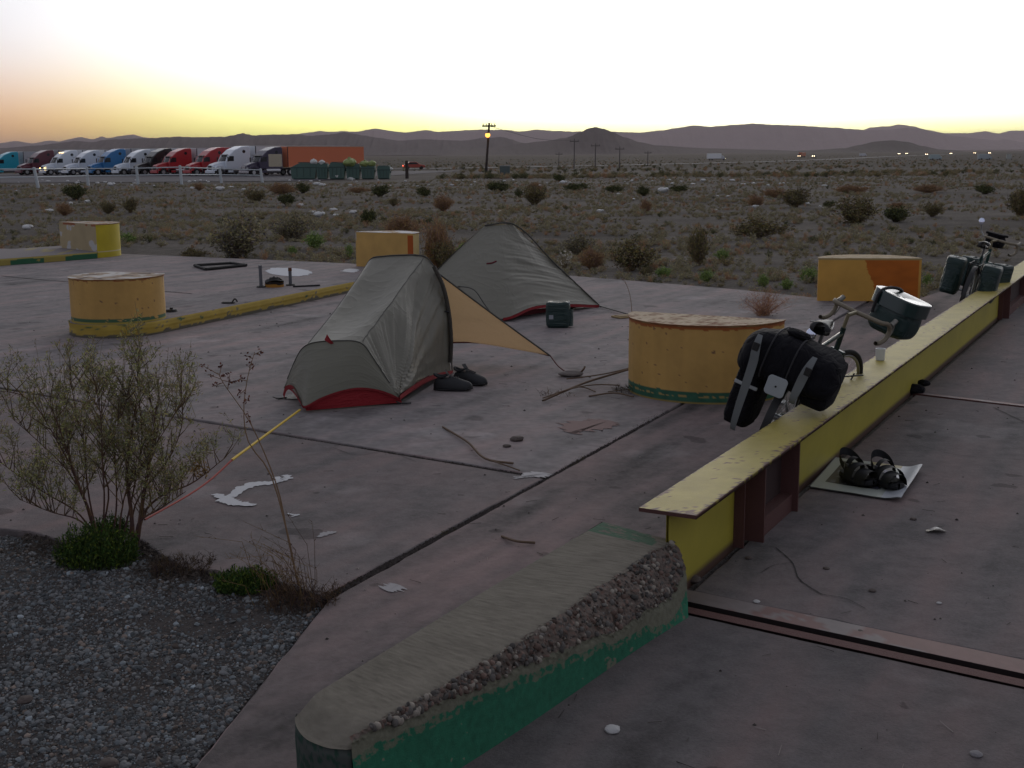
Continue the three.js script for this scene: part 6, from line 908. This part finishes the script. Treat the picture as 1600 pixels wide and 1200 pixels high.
  const wh = (x, z, par) => { const w = new THREE.Group(); w.name = 'wheel'; w.position.set(x, 0.515, z); par.add(w); part('tyre', c.tyre, wheelM, w); part('rim', c.hub, hubM, w); };
  for (const s of [-1, 1]) { wh(2.5, s * 1.0, t); wh(-3.4, s * 0.95, t); wh(-4.6, s * 0.95, t); }
  if (trailerC) { const tr = new THREE.Group(); tr.name = 'trailer'; t.add(tr); part('box_body', c.body, trailerC, tr); part('rail', c.rail, o2.railM ?? mat(0.5, 0.5, 0.5, 0.5), tr); part('landing_leg', c.legs, blackM, tr); part('corner_post', c.corner, blackM, tr); for (const s of [-1, 1]) { wh(-15.6, s * 0.95, tr); wh(-16.8, s * 0.95, tr); } }
  if (o2.panel) for (const s of [-1, 1]) part('chrome_panel', surf(10, 10, (u, v) => V(mix(-1.95, 0.2, u), mix(1.25, 2.95, v) * (1 - 0.0 * u), s * 1.207), ), o2.panel, t, 'pale reflecting sleeper panel');
  return t;
}
{
  const P = (r, g, b) => pmat(r, g, b, 0.35, { clearcoat: 0.5, clearcoatRoughness: 0.2 }), white = P(0.72, 0.78, 0.86), grey = mat(0.45, 0.45, 0.48, 0.6), wt = mat(0.65, 0.67, 0.7, 0.6);
  const redP = P(0.42, 0.014, 0.022), blue = P(0.015, 0.17, 0.42), teal = P(0.01, 0.36, 0.5), maroon = P(0.11, 0.012, 0.03), black = P(0.012, 0.013, 0.014), purple = P(0.03, 0.022, 0.06), orange = mat(0.68, 0.19, 0.085, 0.65, { bumpMap: rep(grit, 2), bumpScale: 0.01 });
  const fw = V(-0.73, 0, 0.683).normalize(), rowA = -Math.atan2(fw.z, fw.x);
  for (const [x, label, pnt, tr, o2] of [
    [8, 'teal blue lorry cut by the left edge of the photo', teal, grey, {}], [62, 'dark maroon lorry with grey trailer second from the left', maroon, grey, {}], [99, 'white lorry with its headlights and roof lights lit', white, wt, { on: true }], [134, 'white lorry left of the blue one', white, wt, {}], [173, 'blue lorry between two white ones', blue, grey, {}], [213, 'white lorry between the blue and the black one', white, wt, {}], [245, 'black lorry mostly hidden behind the first red one', black, wt, {}], [275, 'first red lorry, beside the black one', redP, wt, {}], [327, 'second red lorry, next to the rightmost white one', redP, redP, {}], [364, 'rightmost white lorry next to the dark purple one', white, wt, {}], [415, 'dark purple lorry with chrome trim and long orange trailer', purple, orange, { chrome: true, panel: mat(0.5, 0.46, 0.36, 0.22, { metalness: 0.7 }), railM: mat(0.55, 0.3, 0.16) }]]) {
    const d = mix(206, 166, x / 415), p = Zd(x, 270, d).setY(-0.02), o = lorry(label, pnt, tr, o2); o.position.copy(p); o.rotation.y = rowA + (tr === orange ? 0.0 : (R0() - 0.5) * 0.07); o.scale.setScalar(0.96 + 0.07 * R0()); if (tr === orange) { const g = o.children.find((c) => c.name === 'trailer'); g.scale.x = 0.84; g.position.x = -0.46; } o.userData.group = undefined; delete o.userData.group;
  }
}
{ // white pipe fence
  const f = thing('pipe_fence', 'white pipe fence with two rails in front of the lorries', 'fence'), w = mat(0.5, 0.55, 0.58, 0.6);
  const posts = [[-70, 262, 296], [56, 262, 293], [138, 261.5, 289], [216, 261, 288], [284, 259, 288], [346, 262, 285], [410, 264, 283]].map(([u, a, b]) => { const q = G(u, b); const d = Math.min(118, Math.max(88, -q.z)); const top = Zd(u - 3, a, d), p = Zd(u + (u > 60 ? 0 : 4), b, d); return { p: V(p.x, groundY(p.x, p.z) - 0.05, p.z), top }; });
  posts.forEach(({ p, top }) => { const g = cyl(p, V(top.x, Math.min(top.y, p.y + 1.75), top.z), 0.13, 0.12, 12); part('post', g, w, f); part('post_cap', cyl(V(top.x, Math.min(top.y, p.y + 1.75), top.z), V(top.x, Math.min(top.y, p.y + 1.75) + 0.04, top.z), 0.13, 0.06, 12), w, f); });
  for (const k of [0.93, 0.55]) for (let i = 0; i < posts.length - 1; i++) part('rail', cyl(lerpV(posts[i].p, posts[i].top, k), lerpV(posts[i + 1].p, posts[i + 1].top, k), 0.05, 0.05, 8), w, f);
  rebase(f, posts[1].p.clone());
}
{ // green skips with rubbish
  const gm = mat(0.075, 0.14, 0.12, 0.7, { bumpMap: rep(grit, 2), bumpScale: 0.01 }), dk = mat(0.04, 0.075, 0.07, 0.7);
  const bags = { white: mat(0.6, 0.62, 0.6, 0.5), green: mat(0.24, 0.3, 0.09, 0.5) };
  [[456, 497, 254, 280, 'first green skip from the left, slanted and widest, beside the orange trailer', 0.5], [496, 514, 255, 280, 'second green skip from the left with a white bag on top', 0.1], [515, 541, 254, 280, 'third green skip from the left'], [542, 564, 256, 280, 'fourth green skip from the left with a big green bag above', 0.1], [565, 587, 257, 280, 'fifth green skip from the left with yellow-green rubbish on top', 0.1], [590, 611, 259, 279, 'rightmost and smallest green skip', 0.1]].forEach(([a, b, y0, y1, label, sl = 0.2], i) => {
    const d = 134, A = Zd(a, y1, d), B = Zd(b, y1, d), H = (y1 - y0) * d / FOC, w = B.x - A.x, o = thing('skip', label, 'skip');
    part('body', extr([[0.12, 0.12], [0.02, H * 0.72], [w * sl * 0.75, H], [w * 0.97, H * 0.97], [w * 0.99, H * 0.7], [w * 0.92, 0.12]], 1.5, 0.04), gm, o);
    part('lid', box(w * 0.5 + w * sl * 0.3, H + 0.02, 0, w * 0.7, 0.06, 1.5, 0.02), dk, o); part('rim', box(w * 0.5, H * 0.72, 0.76, w * 0.96, 0.08, 0.06, 0.02), dk, o); for (const k of [0.25, 0.5, 0.75]) part('rib', box(w * k, H * 0.42, 0.765, 0.06, H * 0.5, 0.05, 0.015), dk, o); part('skid', box(w * 0.5, 0.07, 0, w * 0.8, 0.12, 1.2, 0.03), dk, o); part('side_pocket', box(w * 1.0, H * 0.55, 0, 0.1, 0.2, 1.0, 0.03), dk, o);
    o.position.set(A.x, groundY(A.x, A.z), A.z);
  });
  const bag = (u, v, s, m, label) => { const p = Zd(u, v, 133.5); const o = thing('rubbish_bag', label, 'rubbish bag'); part('bag', rockGeo(s, u, 0.7), m, o); part('knot', rockGeo(s * 0.25, u + 3, 1).translate(0, s * 0.62, 0), m, o); o.position.copy(p); };
  bag(490, 253, 0.42, bags.white, 'white rubbish bag on the first skip'); bag(503, 254, 0.36, bags.white, 'white rubbish bag on the second skip'); bag(546, 254, 0.7, bags.green, 'large pale green rubbish bag heaped above the fourth skip'); bag(570, 256, 0.5, bags.green, 'left green rubbish bag on the fifth skip'); bag(581, 256, 0.45, bags.green, 'right green rubbish bag on the fifth skip'); bag(527, 275, 0.3, bags.white, 'white bag lying against the third skip'); bag(549, 280, 0.42, bags.white, 'pale bag on the ground in front of the fourth skip'); bag(611, 264, 0.22, bags.white, 'small white bag on the side of the last skip');
}
{ // poles
  const wood = mat(0.05, 0.038, 0.032, 0.95), paleWood = mat(0.13, 0.115, 0.11, 0.95);
  const q = G(636, 278), wp = thing('wooden_post', 'short dark wooden post right of the skips', 'post'); part('post', cyl(V(q.x, groundY(q.x, q.z) - 0.1, q.z), V(q.x, groundY(q.x, q.z) + 1.95, q.z), 0.2, 0.18, 10), wood, wp); part('band', cyl(V(q.x, 1.5, q.z), V(q.x, 1.6, q.z), 0.21, 0.21, 10), blackM, wp); rebase(wp, q);
  const b = G(759, 270.5), d = -b.z, top = Zd(764.5, 192, d), pole = thing('utility_pole', 'leaning wooden pole with crossarm and a lit orange lamp', 'utility pole');
  part('pole', cyl(V(b.x, groundY(b.x, b.z) - 0.2, b.z), top, 0.2, 0.15, 10), wood, pole); const ca = Zd(764, 197, d); part('crossarm', box(ca.x, ca.y, ca.z, 2.0, 0.22, 0.18, 0.02), wood, pole); for (const k of [-0.85, -0.4, 0.4, 0.85]) part('insulator', cyl(V(ca.x + k, ca.y + 0.1, ca.z), V(ca.x + k, ca.y + 0.4, ca.z), 0.07, 0.05, 8), wood, pole);
  const lp = Zd(762, 211, d - 0.7), arm = Zd(763, 207, d); part('lamp_arm', tube([arm, lerpV(arm, lp, 0.6).add(V(0, 0.3, 0)), lp.clone().add(V(0, 0.3, 0))], 0.06, 12, 6), blackM, pole);
  part('lamp', new THREE.SphereGeometry(0.36, 20, 14).translate(lp.x, lp.y, lp.z), new THREE.MeshStandardMaterial({ color: lin(0.6, 0.4, 0.2), emissive: lin(1, 0.42, 0.07), emissiveIntensity: 2.6 }), pole, 'glowing orange lamp'); part('lamp_hood', cyl(V(lp.x, lp.y + 0.25, lp.z), V(lp.x, lp.y + 0.42, lp.z), 0.3, 0.1, 14), blackM, pole); part('meter_box', box(b.x + 0.1, 0.5, b.z + 0.2, 0.35, 0.6, 0.25, 0.03), blackM, pole);
  rebase(pole, b);
  const L = new THREE.PointLight(new THREE.Color(1, 0.6, 0.22), 160, 0, 2); L.position.copy(lp); L.shadow.radius = 15; L.castShadow = true; scene.add(L);
  [[897, 217, 266, 'distant utility pole nearest the cone hill peak'], [930, 224, 267, 'distant utility pole directly below the cone hill'], [968, 229, 268, 'distant utility pole right of the cone hill'], [1012, 236, 263, 'small far utility pole furthest right'], [873, 238, 265, 'small far utility pole left of the cone hill']].forEach(([u, v0, v1, label], i) => { const dd = i < 3 ? 255 : 330, wood = paleWood, p = Zd(u, v1, dd), t = Zd(u + 0.5, v0, dd), o = thing('utility_pole', label, 'utility pole'); p.y = groundY(p.x, p.z); part('pole', cyl(p, t, 0.12, 0.09, 8), wood, o); part('crossarm', box(t.x, t.y - 0.5, t.z, 1.9, 0.16, 0.14, 0.02), wood, o); for (const k of [-0.8, 0.8]) part('insulator', cyl(V(t.x + k, t.y - 0.42, t.z), V(t.x + k, t.y - 0.15, t.z), 0.06, 0.05, 6), wood, o); rebase(o, p); });
  const gb = G(788, 273), o = thing('skip', 'small grey-green skip standing alone right of the lamp pole', 'skip'), gm = mat(0.09, 0.12, 0.12, 0.7); part('body', extr([[0.06, 0.1], [0, 1.15], [1.35, 1.15], [1.29, 0.1]], 1.0, 0.04), gm, o); part('lid', box(0.67, 1.2, 0, 1.4, 0.07, 1.05, 0.02), mat(0.35, 0.36, 0.36), o); part('skid', box(0.67, 0.06, 0, 1.1, 0.12, 0.9, 0.02), blackM, o); o.position.set(gb.x - 0.6, groundY(gb.x, gb.z), gb.z);
}
{ // traffic on the highway
  const P = (r, g, b) => pmat(r, g, b, 0.4, { clearcoat: 0.4 });
  const tl = new THREE.MeshStandardMaterial({ color: lin(0.5, 0.05, 0.03), emissive: lin(1, 0.12, 0.05), emissiveIntensity: 5 }), hl = new THREE.MeshStandardMaterial({ color: lin(0.9, 0.85, 0.7), emissive: lin(1, 0.8, 0.5), emissiveIntensity: 14 });
  const wheels = (o, xs, r) => { for (const x of xs) for (const s of [-1, 1]) part('wheel', cyl(V(x, r, s * 0.95), V(x, r, s * 1.15), r, r, 14), wheelM, o); };
  const boxTruck = (label, m, cab) => { const o = thing('box_truck', label, 'truck'); part('cargo_box', box(-1.6, 2.5, 0, 8.4, 2.9, 2.5, 0.06), m, o); part('cab', extr([[2.7, 0.8], [2.7, 2.9], [3.6, 2.8], [4.1, 1.9], [4.9, 1.6], [4.95, 0.7]], 2.3, 0.08), cab, o); part('windscreen', surf(2, 2, (u, v) => V(mix(4.14, 3.66, v), mix(1.95, 2.75, v), (u - 0.5) * 1.9)), glassM, o); wheels(o, [3.9, -2.6, -4.2], 0.5); for (const s of [-1, 1]) part('headlight', box(4.96, 1.1, s * 0.8, 0.08, 0.25, 0.4, 0.02), hl, o); part('chassis', box(-0.5, 0.85, 0, 8, 0.3, 1, 0.03), blackM, o); return o; };
  const car = (label, m, lit) => { const o = thing('car', label, 'car'); part('body', extr([[-2.2, 0.35], [-2.25, 0.9], [-1.6, 1.0], [-1.0, 1.5], [0.4, 1.52], [1.1, 1.0], [2.1, 0.85], [2.2, 0.4]], 1.75, 0.08), m, o); for (const s of [-1, 1]) part('side_window', surf(3, 2, (u, v) => V(mix(mix(-1.35, -0.95, v), mix(0.85, 0.35, v), u), mix(1.02, 1.42, v), s * 0.88)), glassM, o); part('windscreen', surf(2, 2, (u, v) => V(mix(1.1, 0.45, v), mix(1.05, 1.5, v), (u - 0.5) * 1.5)), glassM, o); wheels(o, [1.4, -1.4], 0.33); for (const s of [-1, 1]) { part('headlight', box(2.2, 0.68, s * 0.62, 0.1, 0.24, 0.42, 0.03), lit ? hl : headOff, o); part('tail_light', box(-2.26, 0.75, s * 0.65, 0.06, 0.18, 0.3, 0.02), tl, o); } return o; };
  const put = (o, u, d, rot, dy = 0.14) => { const p = Zd(u, 250, d); p.y = groundY(p.x, p.z) + dy; o.position.copy(p); o.rotation.y = rot; };
  const col = (r, g, b) => P(r, g, b);
  put(boxTruck('white box truck on the highway beyond the scrub', col(0.85, 0.88, 0.9), col(0.5, 0.52, 0.55)), 1120, 720, -0.15);
  put(boxTruck('orange truck on the highway right of the white one', col(0.5, 0.13, 0.04), col(0.3, 0.1, 0.05)), 1252, 1000, -2.2);
  const spots = [[1272, 1020, 'small car just right of the orange truck', [0.3, 0.3, 0.32], 1], [1405, 1300, 'car with faint lights left of the brightest headlights', [0.3, 0.28, 0.25], 1], [1417, 1330, 'car following in front of the brightest headlights', [0.3, 0.28, 0.25], 1], [1448, 1120, 'car with the brightest headlights on the highway', [0.4, 0.12, 0.1], 1], [1486, 1250, 'third car with lit headlights from the right edge', [0.4, 0.35, 0.25], 1], [1523, 1280, 'second car with lit headlights from the right edge', [0.5, 0.25, 0.12], 1], [1546, 1280, 'rightmost car with lit headlights', [0.4, 0.3, 0.2], 1]];
  for (const [u, d, label, c] of spots) { const o = car(label, col(...c), true); put(o, u, d, -Math.atan2(1, -0.55) + 0.0); o.scale.setScalar(1.25); }
  const redCar = car('red and white car on the road left of the lamp pole', col(0.4, 0.06, 0.04), false); put(redCar, 647, 250, 0.15);
  const van = (label, m) => { const o = thing('van', label, 'van'); part('body', extr([[-3, 0.4], [-3, 2.6], [1.6, 2.6], [2.4, 1.6], [3, 1.4], [3, 0.4]], 2.1, 0.1), m, o); part('windscreen', surf(2, 2, (u, v) => V(mix(2.42, 1.72, v), mix(1.65, 2.5, v), (u - 0.5) * 1.8)), glassM, o); wheels(o, [1.9, -1.9], 0.4); return o; };
  put(van('pale blue-white van in the scrub below the brightest headlights', col(0.36, 0.45, 0.47)), 1461, 600, 0.2); put(van('pale van low in the scrub near the right edge', col(0.36, 0.42, 0.45)), 1538, 560, 0.1); put(van('small white van on the highway left of the cars', col(0.6, 0.62, 0.65)), 1348, 1050, 0.3); put(van('whitish van half hidden at the right edge of the scrub', col(0.4, 0.42, 0.4)), 1576, 540, 1.2);
}
{ // litter caught in the scrub
  const m = mat(0.62, 0.63, 0.63, 0.6), r = rng(303);
  const litter = (u, v, s, label, group, name = 'litter_scrap') => { const p = G(u, v); p.y = groundY(p.x, p.z); const o = thing(name, label, 'litter', group); part('sheet', rockGeo(s * 0.55, u, 0.7, 1).scale(1.1, 0.9, 0.8), m, o); part('fold', rockGeo(s * 0.3, v, 0.7, 1).translate(s * 0.5, s * 0.1, 0), m, o); o.position.copy(p); o.position.y += s * 0.3; return o; };
  for (const [u, v, s, label] of [[1035, 299, 0.5, 'large white litter bag in the scrub below the cone hill'], [343, 297, 0.45, 'white upright bag caught below the fence post'], [173, 290, 0.5, 'white litter sheet in front of the fence left of the red lorries'], [42, 356, 0.24, 'white litter scrap left of the far left pillar'], [551, 331, 0.2, 'white scrap above the middle pillar, right one of two'], [524, 337, 0.18, 'white scrap above the middle pillar, left one of two'], [498, 337, 0.3, 'flat white sheet left of the two scraps'], [591, 345, 0.14, 'small white scrap on the dark round bush'], [1098, 283, 0.34, 'white scrap on the open ground right of the litter bag'], [495, 288, 0.4, 'white bag below the second skip, left of its twin'], [503, 290, 0.4, 'white bag below the second skip, right of its twin'], [879, 287, 0.45, 'white bag pile under the cone hill, left one'], [1410, 466, 0.03, 'small white bottle cap on the slab by the back right pillar']]) litter(u, v, s, label, undefined, s > 0.34 ? 'litter_bag' : 'litter_scrap');
  const proto = litter(380, 297, 0.22, 'small white scrap of litter scattered in the scrub', 'white litter scraps scattered in the scrub');
  for (let i = 0; i < 105; i++) { const u = 20 + 1300 * r(), v = 281 + 20 * r() * r() + (r() < 0.3 ? 50 * r() : 0); const p = G(u, v); if (onSlab(p.x, p.z)) continue; const c = copyOf(proto); c.position.copy(p).setY(groundY(p.x, p.z) + 0.06); const s = (0.5 + 0.9 * r()) * Math.min(1, -p.z / 75); c.scale.set(s * (0.9 + 0.5 * r()), s, s); c.rotation.y = r() * 6; }
}
{ // power line between the poles, kept slack
  const dk = mat(0.03, 0.03, 0.03);
  const a = Zd(764, 197, -G(759, 270.5).z), b = Zd(897.5, 219, 255); single('power_line', tube([a, lerpV(a, b, 0.5).add(V(0, -0.8, 0)), b], 0.03, 30, 4), dk, 'thin slack wire between the lamp pole and the distant poles', 'wire');
}
renderer.render(scene, camera);
